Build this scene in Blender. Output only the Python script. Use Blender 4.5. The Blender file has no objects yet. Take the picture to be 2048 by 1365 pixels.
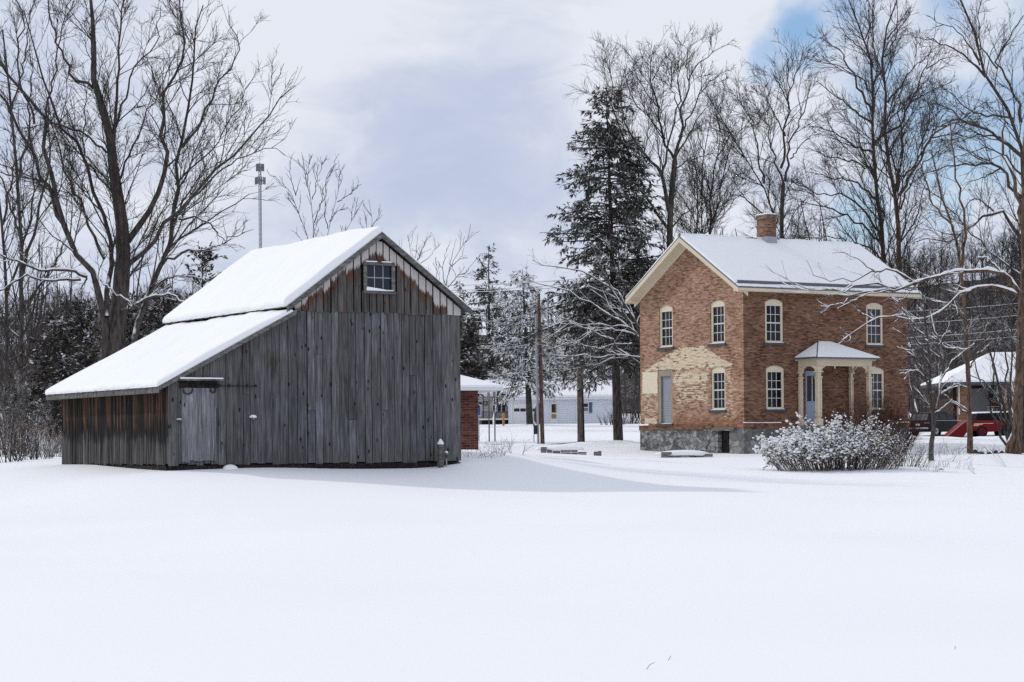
import bpy, math, random
import numpy as np
from mathutils import Vector, Matrix
S = bpy.context.scene
COL = S.collection
R = math.radians
rs = np.random.RandomState(7)
random.seed(5)

# ------------------------------------------------------------------ camera
F, HX, HY, EYE = 4350., 1024., 890., 1.6
ROLL = R(.5)
cr, sr = math.cos(ROLL), math.sin(ROLL)
cam_d = bpy.data.cameras.new('camera')
cam = bpy.data.objects.new('camera', cam_d)
COL.objects.link(cam)
cam_d.sensor_width = 36.
cam_d.lens = F / 2048 * 36
cam_d.shift_y = (HY - 682.5) / 2048
cam_d.clip_end = 5000
cam.matrix_world = Matrix(((cr, sr, 0, 0), (0, 0, -1, 0), (-sr, cr, 0, EYE), (0, 0, 0, 1)))
S.camera = cam

def ray(px, py):
    a, b = px - HX, HY - py
    return np.array([(a*cr + b*sr)/F, 1., (-a*sr + b*cr)/F])
def W(px, py, Y):
    return np.array([0, 0, EYE]) + ray(px, py)*Y
def dirs(deg):
    t = R(deg)
    return np.array([math.cos(t), math.sin(t), 0]), np.array([-math.sin(t), math.cos(t), 0])
UP = np.array([0, 0, 1.])

# ------------------------------------------------------------------ object helpers
ORIG = {}
def tag(o, label=None, cat=None, group=None, kind=None):
    if label: o['label'] = label
    if cat: o['category'] = cat
    if group: o['group'] = group
    if kind: o['kind'] = kind
    return o
def thing(name, label, cat, loc, group=None):
    o = bpy.data.objects.new(name, None)
    o.empty_display_size = .3
    COL.objects.link(o)
    o.location = Vector(loc)
    ORIG[o] = np.array(loc, float)
    return tag(o, label, cat, group)
def link_mesh(name, me, parent=None, loc=None):
    o = bpy.data.objects.new(name, me)
    COL.objects.link(o)
    if parent is not None:
        o.parent = parent
        ORIG[o] = ORIG[parent]
    else:
        ORIG[o] = np.array(loc if loc is not None else (0, 0, 0), float)
        o.location = Vector(ORIG[o])
    return o
def np_mesh(name, v, f, mats, parent=None, loc=None, smooth=True, mi=None, uv=None):
    """v (n,3) world, f (m,4) or (m,3) int"""
    org = ORIG[parent] if parent is not None else np.array(loc if loc is not None else (0, 0, 0), float)
    me = bpy.data.meshes.new(name)
    v = np.asarray(v, float) - org
    f = np.asarray(f, np.int32)
    k = f.shape[1]
    me.vertices.add(len(v)); me.vertices.foreach_set('co', v.ravel().astype(np.float32))
    me.loops.add(f.size); me.loops.foreach_set('vertex_index', f.ravel())
    me.polygons.add(len(f))
    me.polygons.foreach_set('loop_start', np.arange(0, f.size, k, dtype=np.int32))
    if smooth:
        me.polygons.foreach_set('use_smooth', np.ones(len(f), bool))
    for m in (mats if isinstance(mats, (list, tuple)) else [mats]):
        me.materials.append(m)
    if mi is not None:
        me.polygons.foreach_set('material_index', np.asarray(mi, np.int32))
    if uv is not None:
        l = me.uv_layers.new(name='UVMap')
        l.data.foreach_set('uv', np.asarray(uv, np.float32)[f.ravel()].ravel())
    me.update(calc_edges=True)
    return link_mesh(name, me, parent, loc)

class MB:
    def __init__(s): s.v = []; s.f = []; s.uv = []; s.mi = []
    def face(s, pts, uvs=None, mi=0):
        i = len(s.v)
        s.v += [tuple(p) for p in pts]
        s.f.append(tuple(range(i, i+len(pts))))
        s.uv += list(uvs) if uvs is not None else [(0, 0)]*len(pts)
        s.mi.append(mi)
    def hexa(s, b, t, mi=0, uv0=None):
        """b, t: 4 bottom pts / 4 top pts (ccw seen from top); one island"""
        i = len(s.v)
        P = [np.array(p, float) for p in list(b)+list(t)]
        s.v += [tuple(p) for p in P]
        fs = [(3, 2, 1, 0), (4, 5, 6, 7), (0, 1, 5, 4), (1, 2, 6, 5), (2, 3, 7, 6), (3, 0, 4, 7)]
        if uv0 is None:
            uvp = [(p[0]*.6+p[1]*.8, p[2]) for p in P]
        else:
            uvp = uv0
        for q in fs:
            s.f.append(tuple(i+j for j in q)); s.mi.append(mi)
            s.uv += [uvp[j] for j in q]
    def box(s, c, hx, hy, hz, ax=None, ay=None, az=None, mi=0):
        """c centre; half sizes along axes"""
        ax = np.array([1., 0, 0]) if ax is None else ax
        ay = np.array([0, 1., 0]) if ay is None else ay
        az = UP if az is None else az
        c = np.array(c, float)
        q = [(-1, -1), (1, -1), (1, 1), (-1, 1)]
        b = [c + a*hx*ax + d*hy*ay - hz*az for a, d in q]
        t = [c + a*hx*ax + d*hy*ay + hz*az for a, d in q]
        s.hexa(b, t, mi)
    def prism(s, poly, dvec, mi=0):
        """closed polygon (list of 3d pts) extruded along dvec"""
        dvec = np.array(dvec, float)
        A = [np.array(p, float) for p in poly]; B = [p+dvec for p in A]
        n = len(A); i = len(s.v)
        s.v += [tuple(p) for p in A+B]
        uvp = [(p[0]*.6+p[1]*.8, p[2]) for p in A+B]
        fs = [tuple(range(n-1, -1, -1)), tuple(range(n, 2*n))] + [(j, (j+1) % n, n+(j+1) % n, n+j) for j in range(n)]
        for q in fs:
            s.f.append(tuple(i+j for j in q)); s.mi.append(mi)
            s.uv += [uvp[j] for j in q]
    def tube(s, pts, r, n=8, mi=0, cap=True):
        pts = [np.array(p, float) for p in pts]
        rr = r if isinstance(r, (list, tuple)) else [r]*len(pts)
        i0 = len(s.v)
        d = pts[-1]-pts[0]
        ref = np.array([0, 0, 1.]) if abs(d[2]) < .8*np.linalg.norm(d) else np.array([1., 0, 0])
        for k, p in enumerate(pts):
            t = pts[min(k+1, len(pts)-1)]-pts[max(k-1, 0)]
            t /= np.linalg.norm(t)+1e-9
            a = np.cross(t, ref); a /= np.linalg.norm(a)+1e-9
            b = np.cross(t, a)
            for j in range(n):
                th = 2*math.pi*j/n
                s.v.append(tuple(p + rr[k]*(math.cos(th)*a + math.sin(th)*b)))
        for k in range(len(pts)-1):
            for j in range(n):
                q = (i0+k*n+j, i0+k*n+(j+1) % n, i0+(k+1)*n+(j+1) % n, i0+(k+1)*n+j)
                s.f.append(q); s.mi.append(mi); s.uv += [(j/n, k), ((j+1)/n, k), ((j+1)/n, k+1), (j/n, k+1)]
        if cap:
            for base, rev in ((i0, 1), (i0+(len(pts)-1)*n, 0)):
                q = list(range(base, base+n))
                if rev: q = q[::-1]
                s.f.append(tuple(q)); s.mi.append(mi); s.uv += [(0, 0)]*n
    def lathe(s, c, prof, n=12, mi=0, axis=UP, ref=None):
        axis = np.array(axis, float)
        ref = np.array([1., 0, 0]) if ref is None else ref
        a = ref-axis*np.dot(ref, axis); a /= np.linalg.norm(a); b = np.cross(axis, a)
        i0 = len(s.v); c = np.array(c, float)
        for r, h in prof:
            for j in range(n):
                th = 2*math.pi*j/n
                s.v.append(tuple(c+axis*h+r*(math.cos(th)*a+math.sin(th)*b)))
        for k in range(len(prof)-1):
            for j in range(n):
                s.f.append((i0+k*n+j, i0+k*n+(j+1) % n, i0+(k+1)*n+(j+1) % n, i0+(k+1)*n+j)); s.mi.append(mi)
                s.uv += [(0, 0)]*4
        for base, rev in ((i0, 1), (i0+(len(prof)-1)*n, 0)):
            q = list(range(base, base+n))
            s.f.append(tuple(q[::-1] if rev else q)); s.mi.append(mi); s.uv += [(0, 0)]*n
    def build(s, name, mats, parent=None, loc=None, smooth=False, bevel=0):
        org = ORIG[parent] if parent is not None else np.array(loc if loc is not None else (0, 0, 0), float)
        me = bpy.data.meshes.new(name)
        me.from_pydata([tuple(np.array(p)-org) for p in s.v], [], s.f)
        for m in (mats if isinstance(mats, (list, tuple)) else [mats]):
            me.materials.append(m)
        me.polygons.foreach_set('material_index', s.mi)
        l = me.uv_layers.new(name='UVMap')
        l.data.foreach_set('uv', [c for p in s.uv for c in p])
        if smooth: me.polygons.foreach_set('use_smooth', [True]*len(s.f))
        me.update()
        o = link_mesh(name, me, parent, loc)
        if bevel:
            b = o.modifiers.new('bevel', 'BEVEL'); b.width = bevel; b.segments = 2; b.limit_method = 'ANGLE'
        return o
def copy_tree(o, parent=None):
    c = o.copy(); COL.objects.link(c)
    if parent is not None: c.parent = parent
    for ch in list(o.children): copy_tree(ch, c)
    return c

# ------------------------------------------------------------------ material helpers
class NB:
    def __init__(s, name, rough=.8, spec=.3):
        s.m = bpy.data.materials.new(name); s.m.use_nodes = True
        s.nt = s.m.node_tree; s.bsdf = s.nt.nodes['Principled BSDF']
        s.bsdf.inputs['Roughness'].default_value = rough
        s.bsdf.inputs['Specular IOR Level'].default_value = spec
    def n(s, typ, **kw):
        nd = s.nt.nodes.new(typ)
        for k, v in kw.items(): setattr(nd, k, v)
        return nd
    def set(s, sock, v):
        if hasattr(v, 'is_output') or isinstance(v, bpy.types.NodeSocket): s.nt.links.new(v, sock)
        elif isinstance(v, (tuple, list)) and len(v) == 3 and sock.type == 'RGBA': sock.default_value = (*v, 1)
        else: sock.default_value = v
    def math(s, op, a, b=0., c=0., clamp=False):
        nd = s.n('ShaderNodeMath', operation=op, use_clamp=clamp)
        s.set(nd.inputs[0], a); s.set(nd.inputs[1], b); s.set(nd.inputs[2], c)
        return nd.outputs[0]
    def add(s, a, b): return s.math('ADD', a, b)
    def sub(s, a, b): return s.math('SUBTRACT', a, b)
    def mul(s, a, b): return s.math('MULTIPLY', a, b)
    def mn(s, a, b): return s.math('MINIMUM', a, b)
    def mx(s, a, b): return s.math('MAXIMUM', a, b)
    def sstep(s, x, lo, hi):
        nd = s.n('ShaderNodeMapRange', interpolation_type='SMOOTHSTEP')
        s.set(nd.inputs[0], x); s.set(nd.inputs[1], lo); s.set(nd.inputs[2], hi)
        nd.inputs[3].default_value = 0; nd.inputs[4].default_value = 1
        return nd.outputs[0]
    def maprange(s, x, a, b, c, d):
        nd = s.n('ShaderNodeMapRange')
        for i, v in enumerate((x, a, b, c, d)): s.set(nd.inputs[i], v)
        return nd.outputs[0]
    def uv(s): return s.n('ShaderNodeTexCoord').outputs['UV']
    def obj(s): return s.n('ShaderNodeTexCoord').outputs['Object']
    def geo(s, o): return s.n('ShaderNodeNewGeometry').outputs[o]
    def sep(s, v):
        nd = s.n('ShaderNodeSeparateXYZ'); s.set(nd.inputs[0], v); return nd.outputs
    def comb(s, x=0., y=0., z=0.):
        nd = s.n('ShaderNodeCombineXYZ'); s.set(nd.inputs[0], x); s.set(nd.inputs[1], y); s.set(nd.inputs[2], z); return nd.outputs[0]
    def scl(s, v, k):
        nd = s.n('ShaderNodeVectorMath', operation='MULTIPLY'); s.set(nd.inputs[0], v); nd.inputs[1].default_value = k; return nd.outputs[0]
    def noise(s, v, scale=1., detail=3., rough=.55, dist=0.):
        nd = s.n('ShaderNodeTexNoise'); s.set(nd.inputs['Vector'], v)
        nd.inputs['Scale'].default_value = scale; nd.inputs['Detail'].default_value = detail
        nd.inputs['Roughness'].default_value = rough; nd.inputs['Distortion'].default_value = dist
        return nd.outputs['Fac']
    def voro(s, v, scale=1., feature='F1', out='Distance', rnd=1.):
        nd = s.n('ShaderNodeTexVoronoi', feature=feature); s.set(nd.inputs['Vector'], v)
        nd.inputs['Scale'].default_value = scale; nd.inputs['Randomness'].default_value = rnd
        return nd.outputs[out]
    def ramp(s, f, stops, interp='LINEAR'):
        nd = s.n('ShaderNodeValToRGB'); s.set(nd.inputs[0], f)
        e = nd.color_ramp.elements; nd.color_ramp.interpolation = interp
        while len(e) < len(stops): e.new(.5)
        for i, (p, c) in enumerate(stops): e[i].position = p; e[i].color = (*c, 1) if len(c) == 3 else c
        return nd.outputs[0]
    def mix(s, f, a, b, mode='MIX'):
        nd = s.n('ShaderNodeMix', data_type='RGBA', blend_type=mode)
        s.set(nd.inputs[0], f); s.set(nd.inputs[6], a); s.set(nd.inputs[7], b)
        return nd.outputs[2]
    def gray(s, x): return s.comb(x, x, x)
    def bump(s, h, strength=.3, dist=.02):
        nd = s.n('ShaderNodeBump'); nd.inputs['Strength'].default_value = strength; nd.inputs['Distance'].default_value = dist
        s.set(nd.inputs['Height'], h); s.nt.links.new(nd.outputs[0], s.bsdf.inputs['Normal'])
    def out(s, col, rough=None):
        s.set(s.bsdf.inputs['Base Color'], col)
        if rough is not None: s.set(s.bsdf.inputs['Roughness'], rough)
        return s.m

SNOW = (.872, .876, .88)
def m_snow(name='snow_cover', col=SNOW, bs=.14):
    b = NB(name, .75, .25)
    p = b.geo('Position')
    n1 = b.noise(b.scl(p, (1., 1., 1.)), .35, 4, .5)
    n2 = b.noise(p, 9., 4, .6)
    n3 = b.noise(b.scl(p, (1., .45, 1.)), 2.2, 3, .5)
    b.bump(b.add(b.mul(n2, .03), b.mul(n3, .5)), bs, .05)
    c = b.mix(n1, tuple(x*.975 for x in col), col)
    return b.out(c)
M_SNOW = m_snow()
def m_flat(name, col, rough=.7, spec=.3, var=.15, scale=3., metal=0.):
    b = NB(name, rough, spec)
    n = b.noise(b.obj(), scale, 4, .6)
    c = b.mix(n, tuple(x*(1-var) for x in col), tuple(min(1, x*(1+var)) for x in col))
    b.bsdf.inputs['Metallic'].default_value = metal
    return b.out(c)
def m_glass(name, col=(.007, .008, .01), rough=.06):
    b = NB(name, rough, .3)
    n = b.noise(b.obj(), 2.3, 2)
    b.bump(n, .12, .05)
    return b.out(col)
def m_bark(name, c0, c1, snow=.5, zlo=5., zhi=15., thr=.35):
    """grey brown bark, snow lying on the upper side of the limbs, less of it high up"""
    b = NB(name, .9, .15)
    p = b.geo('Position')
    n = b.noise(b.scl(p, (1, 1, .22)), 10., 5, .7)
    n = b.sstep(n, .34, .66)
    c = b.mix(n, tuple(x*.7 for x in c0), tuple(x*1.1 for x in c1))
    nz = b.sep(b.geo('Normal'))[2]
    pz = b.sep(p)[2]
    hgt = b.maprange(pz, zlo, zhi, 0., 1.)
    nn = b.noise(p, 1.1, 3, .6)
    t = b.add(nz, b.mul(b.sub(nn, .5), 1.1))
    lim = b.add(thr, b.mul(hgt, 1.3*(1-snow)+.15))
    f = b.sstep(t, lim, b.add(lim, .18))
    return b.out(b.mix(f, c, SNOW))
def m_needle(name, c0, c1, snow=.3, sc=1.1):
    b = NB(name, .75, .2)
    p = b.geo('Position')
    r = b.geo('Random Per Island')
    c = b.mix(r, c0, c1)
    nn = b.noise(p, sc, 4, .6)
    nz = b.math('ABSOLUTE', b.sep(b.geo('True Normal'))[2])
    t = b.add(b.add(b.mul(nn, 1.0), b.mul(nz, .35)), b.mul(r, .35))
    f = b.sstep(t, 1.25-snow, 1.42-snow)
    return b.out(b.mix(f, c, SNOW))
def m_wood(name, dark, mid, light, u_s=22., v_s=1.1, knots=True, moss=0.):
    b = NB(name, .9, .06)
    uv = b.uv(); r = b.geo('Random Per Island')
    s_ = b.sep(uv)
    off = b.mul(r, 57.)
    v1 = b.comb(b.mul(s_[0], u_s), b.mul(s_[1], v_s), off)
    n1 = b.noise(v1, 1., 5, .62, .4)
    n2 = b.noise(b.comb(b.mul(s_[0], u_s*3.2), b.mul(s_[1], v_s*1.5), off), 1., 3, .6)
    n3 = b.noise(b.comb(b.mul(s_[0], 1.1), b.mul(s_[1], .8), off), 1., 3, .6)
    f = b.add(b.mul(n1, .62), b.mul(n2, .38))
    c = b.ramp(f, [(.35, dark), (.5, mid), (.67, light)])
    bri = b.add(b.maprange(r, 0, 1, .74, 1.17), b.mul(b.sub(n3, .5), .7))
    c = b.mix(1., c, b.gray(bri), 'MULTIPLY')
    if knots:
        kv = b.voro(b.comb(b.mul(s_[0], 4.5), b.mul(s_[1], 1.9), off), 1.)
        c = b.mix(b.sub(1., b.sstep(kv, .06, .16)), c, (.012, .011, .011))
    b.bump(f, .5, .01)
    return b, c, uv, r, n1, n2
b, c, *_ = m_wood('weathered_grey_boards', (.045, .043, .042), (.108, .104, .105), (.21, .206, .212))
uvs_ = b.sep(b.uv())
pn = b.noise(b.comb(b.mul(uvs_[0], .9), b.mul(uvs_[1], .5), 3.), 1., 3, .5)
c = b.mix(b.sstep(pn, .52, .72), c, b.mix(1., c, (1.3, 1.34, 1.48), 'MULTIPLY'))
wet = b.noise(b.comb(b.mul(uvs_[0], 2.2), b.mul(uvs_[1], .6), 9.), 1., 4, .6)
c = b.mix(b.sstep(wet, .56, .74), c, b.mix(1., c, (.62, .58, .55), 'MULTIPLY'))
M_BOARD = b.out(c)
b, c, *_ = m_wood('pale_grey_door_boards', (.085, .084, .088), (.19, .188, .2), (.37, .37, .40), 30, 1.4)
M_DOORB = b.out(c)
b, c, *_ = m_wood('grey_trim_boards', (.05, .05, .05), (.13, .125, .12), (.24, .23, .22), 3, 12, False)
M_TRIMW = b.out(c)
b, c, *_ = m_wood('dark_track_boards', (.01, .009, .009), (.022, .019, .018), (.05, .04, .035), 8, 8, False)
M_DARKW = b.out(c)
# gable siding: uv.x along, uv.y = distance below the rake ; whitewash then rust then bare
b, c, uv, r, n1, n2 = m_wood('gable_boards', (.034, .031, .03), (.092, .085, .08), (.18, .168, .16))
sv = b.sep(uv)
wob = b.add(b.add(b.mul(b.sub(n1, .5), .42), b.mul(b.sub(r, .5), .22)), b.mul(b.sub(n2, .5), .25))
d = b.add(sv[1], wob)
side = b.sstep(sv[0], 5.2, 7.0)
wl = b.add(.12, b.mul(side, .22))
rust_n = b.noise(b.comb(b.mul(sv[0], 9), b.mul(sv[1], 2.), 4.), 1., 4, .65)
rustf = b.mul(b.sub(1., b.sstep(d, b.add(wl, .12), b.add(wl, .6))), b.sstep(rust_n, .36, .6))
c = b.mix(rustf, c, b.mix(n2, (.055, .026, .016), (.155, .075, .043)))
dr_ = b.voro(b.comb(b.mul(sv[0], 3.3), b.mul(sv[1], 1.1), 7.), 1.)
c = b.mix(b.mul(b.sub(1., b.sstep(dr_, .08, .2)), .75), c, (.13, .05, .025))
wf = b.sub(1., b.sstep(d, wl, b.add(wl, .1)))
c = b.mix(wf, c, b.mix(n1, (.36, .33, .31), (.66, .63, .61)))
M_GABLE = b.out(c)
# lean-to side wall: dark stained top, grey foot
b, c, uv, r, n1, n2 = m_wood('stained_boards', (.035, .034, .034), (.085, .083, .083), (.2, .196, .192), 16, .8, False)
sv = b.sep(uv)
big = b.noise(b.comb(b.mul(sv[0], .6), b.mul(sv[1], .9), 2.), 1., 4, .6)
strk = b.noise(b.comb(b.mul(sv[0], 5.), b.mul(sv[1], .35), b.mul(r, 9.)), 1., 4, .6)
hh = b.add(sv[1], b.add(b.mul(b.sub(strk, .5), 1.5), b.mul(b.sub(big, .5), 1.1)))
blk = b.mx(b.sstep(hh, .45, .85), b.mul(b.sstep(strk, .49, .58), .8))
c = b.mix(b.mul(blk, .93), c, (.014, .0125, .0125))
brn = b.mul(b.sstep(b.add(hh, b.mul(r, .55)), 1.35, 1.75), b.sstep(b.add(n1, b.mul(b.sub(r, .5), .25)), .46, .58))
c = b.mix(brn, c, b.mix(n2, (.035, .02, .014), (.17, .098, .063)))
M_STAIN = b.out(c)

def m_brick(name, cols, mortar, u_s=.215, v_s=.072, ghost=False, streak=1.):
    b = NB(name, .9, .15)
    uv = b.uv(); s_ = b.sep(uv)
    br = b.n('ShaderNodeTexBrick'); b.set(br.inputs['Vector'], uv)
    br.inputs['Scale'].default_value = 1.; br.inputs['Brick Width'].default_value = u_s; br.inputs['Row Height'].default_value = v_s
    br.inputs['Mortar Size'].default_value = .008; br.inputs['Mortar Smooth'].default_value = .2; br.inputs['Bias'].default_value = 0.
    br.inputs['Color1'].default_value = (0, 0, 0, 1); br.inputs['Color2'].default_value = (1, 1, 1, 1); br.inputs['Mortar'].default_value = (.5, .5, .5, 1)
    rnd = b.sep(br.outputs['Color'])[0]
    row = b.noise(b.comb(b.mul(s_[0], 2.2), b.mul(s_[1], 13.), 1.), 1., 3, .6)
    row = b.add(b.mul(b.sub(row, .5), 1.7), .5)
    patch = b.noise(b.comb(b.mul(s_[0], .55), b.mul(s_[1], .75), 5.), 1., 4, .6)
    fine = b.noise(uv, 40., 2, .6)
    f = b.add(b.add(b.mul(rnd, .26), b.mul(row, .44*streak)), b.add(b.mul(patch, .3), b.mul(fine, .1)))
    c = b.ramp(f, [(.34, cols[0]), (.49, cols[1]), (.66, cols[2]), (.86, cols[3])])
    mort = b.mix(b.sstep(patch, .35, .7), tuple(x*.45 for x in mortar), mortar)
    c = b.mix(b.mul(br.outputs['Fac'], .8), c, mort)
    # runs of washed out and of sooty courses
    dk = b.noise(b.comb(b.mul(s_[0], 1.6), b.mul(s_[1], 5.5), 8.), 1., 4, .65)
    c = b.mix(b.mul(b.sstep(dk, .55, .68), .55), c, b.mix(1., c, (.42, .4, .4), 'MULTIPLY'))
    b.bump(b.sub(b.mul(rnd, .3), br.outputs['Fac']), .5, .01)
    if ghost:
        u, v = s_[0], s_[1]
        nz = b.noise(b.comb(b.mul(u, 2.2), b.mul(v, 4.), 11.), 1., 5, .7)
        w = b.sub(nz, .5)
        def rect(u0, u1, v0, v1, e=.1, k=.5):
            a = b.mn(b.mn(b.sub(u, u0), b.sub(u1, u)), b.mn(b.sub(v, v0), b.sub(v1, v)))
            return b.sstep(b.add(a, b.mul(w, k)), 0., e)
        tri = b.mn(b.mn(b.sub(b.mul(b.sub(u, .75), .42), b.sub(v, 3.06)), b.sub(b.mul(b.sub(8.15, u), .36), b.sub(v, 3.06))), b.mn(b.sub(v, 3.0), b.sub(4.1, v)))
        rw_ = b.sub(row, .5)
        tri = b.mul(b.sstep(b.add(tri, b.add(b.mul(w, .6), b.mul(rw_, .25))), 0., .07), b.sstep(b.add(w, b.mul(rw_, .55)), -.16, -.08))
        lp = rect(7.02, 8.36, 1.85, 2.98, .03, .3)
        lp2 = rect(7.1, 8.2, .28, .66, .08, .5)
        md = rect(2.7, 5.75, 2.15, 3.02, .25, 1.3)
        md = b.mul(md, b.sstep(b.add(w, b.mul(rw_, .6)), -.15, -.06))
        md2 = b.mul(rect(2.7, 5.7, 1.1, 2.6, .5, 1.2), b.mul(b.sstep(b.add(w, b.mul(rw_, .8)), -.05, .06), .85))
        lw = b.mul(rect(6.9, 8.5, .5, 2.2, .4, 1.), b.mul(b.sstep(b.add(w, b.mul(rw_, .8)), -.03, .08), .7))
        wash = b.mul(rect(.6, 2.0, .2, 3.3, .5, 1.), b.mul(b.sstep(b.add(w, b.mul(rw_, .8)), .0, .1), .7))
        g = b.mx(b.mx(tri, lp), b.mx(b.mx(lp2, md), b.mx(b.mx(md2, lw), wash)))
        cream = b.mix(b.sstep(row, .3, .65), (.58, .46, .31), (.76, .64, .46))
        cream = b.mix(b.mul(br.outputs['Fac'], .65), cream, (.3, .23, .16))
        rot = b.mul(rect(0, 9, -.3, .75, .3, 1.2), .5)
        c = b.mix(rot, c, b.mix(row, (.10, .04, .02), (.34, .15, .08)))
        c = b.mix(g, c, b.mix(lp, cream, (.74, .645, .49)))
    return b.out(c)
M_BRICK_L = m_brick('old_orange_brick_gable_lit', [(.105, .053, .037), (.305, .164, .107), (.45, .265, .18), (.60, .44, .315)], (.33, .26, .2), ghost=True)  # gable copy of the house brick, its sunlit tone put into the colours
M_BRICK_R = m_brick('old_orange_brick_shaded', [(.046, .022, .015), (.155, .075, .047), (.255, .132, .083), (.38, .24, .158)], (.2, .15, .115))  # same house brick, darkened in colour for the shade on the front
M_BRICK_C = m_brick('chimney_brick', [(.07, .033, .022), (.2, .095, .06), (.32, .17, .105), (.42, .28, .19)], (.42, .36, .28), streak=.6)
M_BRICK_S = m_brick('red_brick', [(.06, .022, .018), (.13, .045, .035), (.19, .075, .055), (.25, .12, .09)], (.28, .23, .19), .3, .095, streak=.5)
def m_stone(name, lo, hi, sc=2.6):
    b = NB(name, .9, .2)
    uv = b.uv()
    v = b.n('ShaderNodeVectorMath', operation='MULTIPLY'); b.set(v.inputs[0], uv); v.inputs[1].default_value = (sc, sc*1.45, 1)
    wn = b.noise(uv, 5., 4, .6)
    vv = b.n('ShaderNodeVectorMath', operation='ADD'); b.set(vv.inputs[0], v.outputs[0]); b.set(vv.inputs[1], b.gray(b.mul(wn, 1.1)))
    e = b.voro(vv.outputs[0], 1., 'DISTANCE_TO_EDGE')
    cc = b.sep(b.voro(vv.outputs[0], 1., 'F1', 'Color'))[0]
    n = b.noise(uv, 14., 4, .65)
    c = b.mix(b.add(b.mul(b.sstep(cc, .1, 1.), .75), b.mul(b.sstep(n, .35, .65), .3)), lo, hi)
    c = b.mix(b.mul(b.sub(1., b.sstep(e, .01, .07)), .6), c, tuple(x*.75 for x in lo))
    b.bump(b.add(b.mul(b.sstep(e, 0., .15), 1.), b.mul(n, .3)), .8, .04)
    return b.out(c)
M_STONE = m_stone('rubble_stone', (.06, .058, .056), (.36, .36, .36), 2.9)
M_STONE2 = m_stone('grey_quoin_stone', (.12, .117, .112), (.34, .333, .325), 2.0)
M_CREAM = m_flat('cream_paint', (.66, .57, .43), .6, .2, .1, 2.)
M_CREAM2 = m_flat('cream_window_paint', (.68, .6, .46), .55, .2, .08, 3.)
M_MUNT = m_flat('white_sash_paint', (.66, .66, .66), .5, .3, .1, 4.)
M_GLASS = m_glass('dark_window_glass')
M_SILL = m_flat('slate_sill', (.07, .072, .078), .8, .2, .3)
M_METAL = m_flat('dark_roof_metal', (.11, .12, .135), .5, .4, .2, 2.)
M_GALV = m_flat('galvanised_steel', (.34, .36, .39), .45, .5, .15, 5., .6)
M_IRON = m_flat('black_iron', (.015, .014, .016), .5, .4, .3)
M_WHITE = m_flat('white_paint', (.72, .73, .75), .6, .3, .06)
M_SHUT = m_flat('blue_grey_shutter', (.08, .11, .19), .6, .3, .15)
M_ROCK = m_flat('dark_soil', (.06, .05, .042), .95, .1, .4, 6.)
def m_siding(name, col, step=.22):
    b = NB(name, .65, .25)
    v = b.sep(b.uv())[1]
    f = b.math('FRACT', b.math('DIVIDE', v, step))
    n = b.noise(b.obj(), 1.3, 3)
    c = b.mix(n, tuple(x*.93 for x in col), col)
    c = b.mix(b.sub(1., b.sstep(f, .02, .12)), c, tuple(x*.55 for x in col))
    b.bump(f, .5, .03)
    return b.out(c)
M_SIDING = m_siding('white_clapboard', (.74, .765, .82))
M_SIDING2 = m_siding('beige_clapboard', (.46, .44, .42))
BR0, BR1 = (.034, .029, .027), (.092, .078, .07)
M_BARK = m_bark('grey_bark', BR0, BR1, .3, 5, 12)
M_BARKW = m_bark('warm_bark', (.045, .032, .026), (.125, .085, .062), .3, 6, 11)
M_TWIG = m_bark('fine_twigs', (.03, .025, .023), (.07, .058, .052), .2, 3, 9, .5)
M_TWIGS = m_bark('snowy_twigs', (.04, .034, .032), (.09, .078, .074), .8, 6, 20, .2)
M_BARKS = m_bark('snow_laden_bark', (.045, .035, .031), (.10, .08, .07), .9, 9, 20, .25)
M_NEED = m_needle('spruce_needles', (.03, .03, .027), (.13, .122, .107), .23)
M_NEEDS = m_needle('snowy_pine_needles', (.026, .026, .025), (.1, .098, .093), .45)
M_CEDAR = m_needle('dark_cedar_leaves', (.02, .017, .015), (.09, .075, .064), .24)

# ------------------------------------------------------------------ ground heights
ctl = []
def cp(px, py, Y): ctl.append(tuple(W(px, py, Y)))
def cz(x, y, z): ctl.append((x, y, z))
for x in (-14, 0, 14):
    cz(x*1.2, -8, -.05); cz(x, 4, -.02); cz(x, 14, .0)
for x in (-9, -3, 3, 9): cz(x*1.3, 28, .1)
for x in (-14, -6, 0, 7, 15): cz(x, 42, .24)
for px, py, Y in [(345, 944, 56.6), (250, 938, 59), (130, 932, 63.3), (60, 931, 66), (-60, 935, 66), (430, 942, 57.3), (500, 938, 58), (650, 938, 59.2), (790, 937, 60.), (870, 934, 61),
                  (921, 922, 61.6), (980, 917, 64), (1040, 917, 66), (1090, 926, 66), (700, 962, 55), (500, 962, 53.5), (900, 965, 56.5), (1100, 966, 58), (1300, 960, 63), (1500, 988, 53), (1200, 975, 56), (300, 975, 52), (1750, 985, 56), (2000, 985, 56), (100, 975, 55), (1360, 935, 78), (1200, 930, 75),
                  (940, 903, 80), (1060, 907, 100), (1200, 914, 96), (1285, 903, 110), (1400, 912, 103), (1490, 911, 103), (1600, 910, 101),
                  (1080, 892, 135), (1162, 889, 138), (1237, 888, 125), (960, 893, 125), (960, 883, 150), (1080, 883, 150), (1250, 882, 150),
                  (960, 852, 212), (1060, 851, 204), (1150, 848, 214), (1260, 846, 214),
                  (1540, 945, 80), (1700, 948, 79), (1830, 940, 81), (1863, 925, 86), (1940, 913, 95), (2035, 922, 91), (2100, 935, 85), (2030, 955, 76), (1815, 893, 110), (1900, 884, 128), (2020, 886, 125), (1850, 873, 158), (2010, 870, 158), (1960, 845, 181), (1900, 850, 181), (2080, 845, 181)]:
    cp(px, py, Y)
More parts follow.
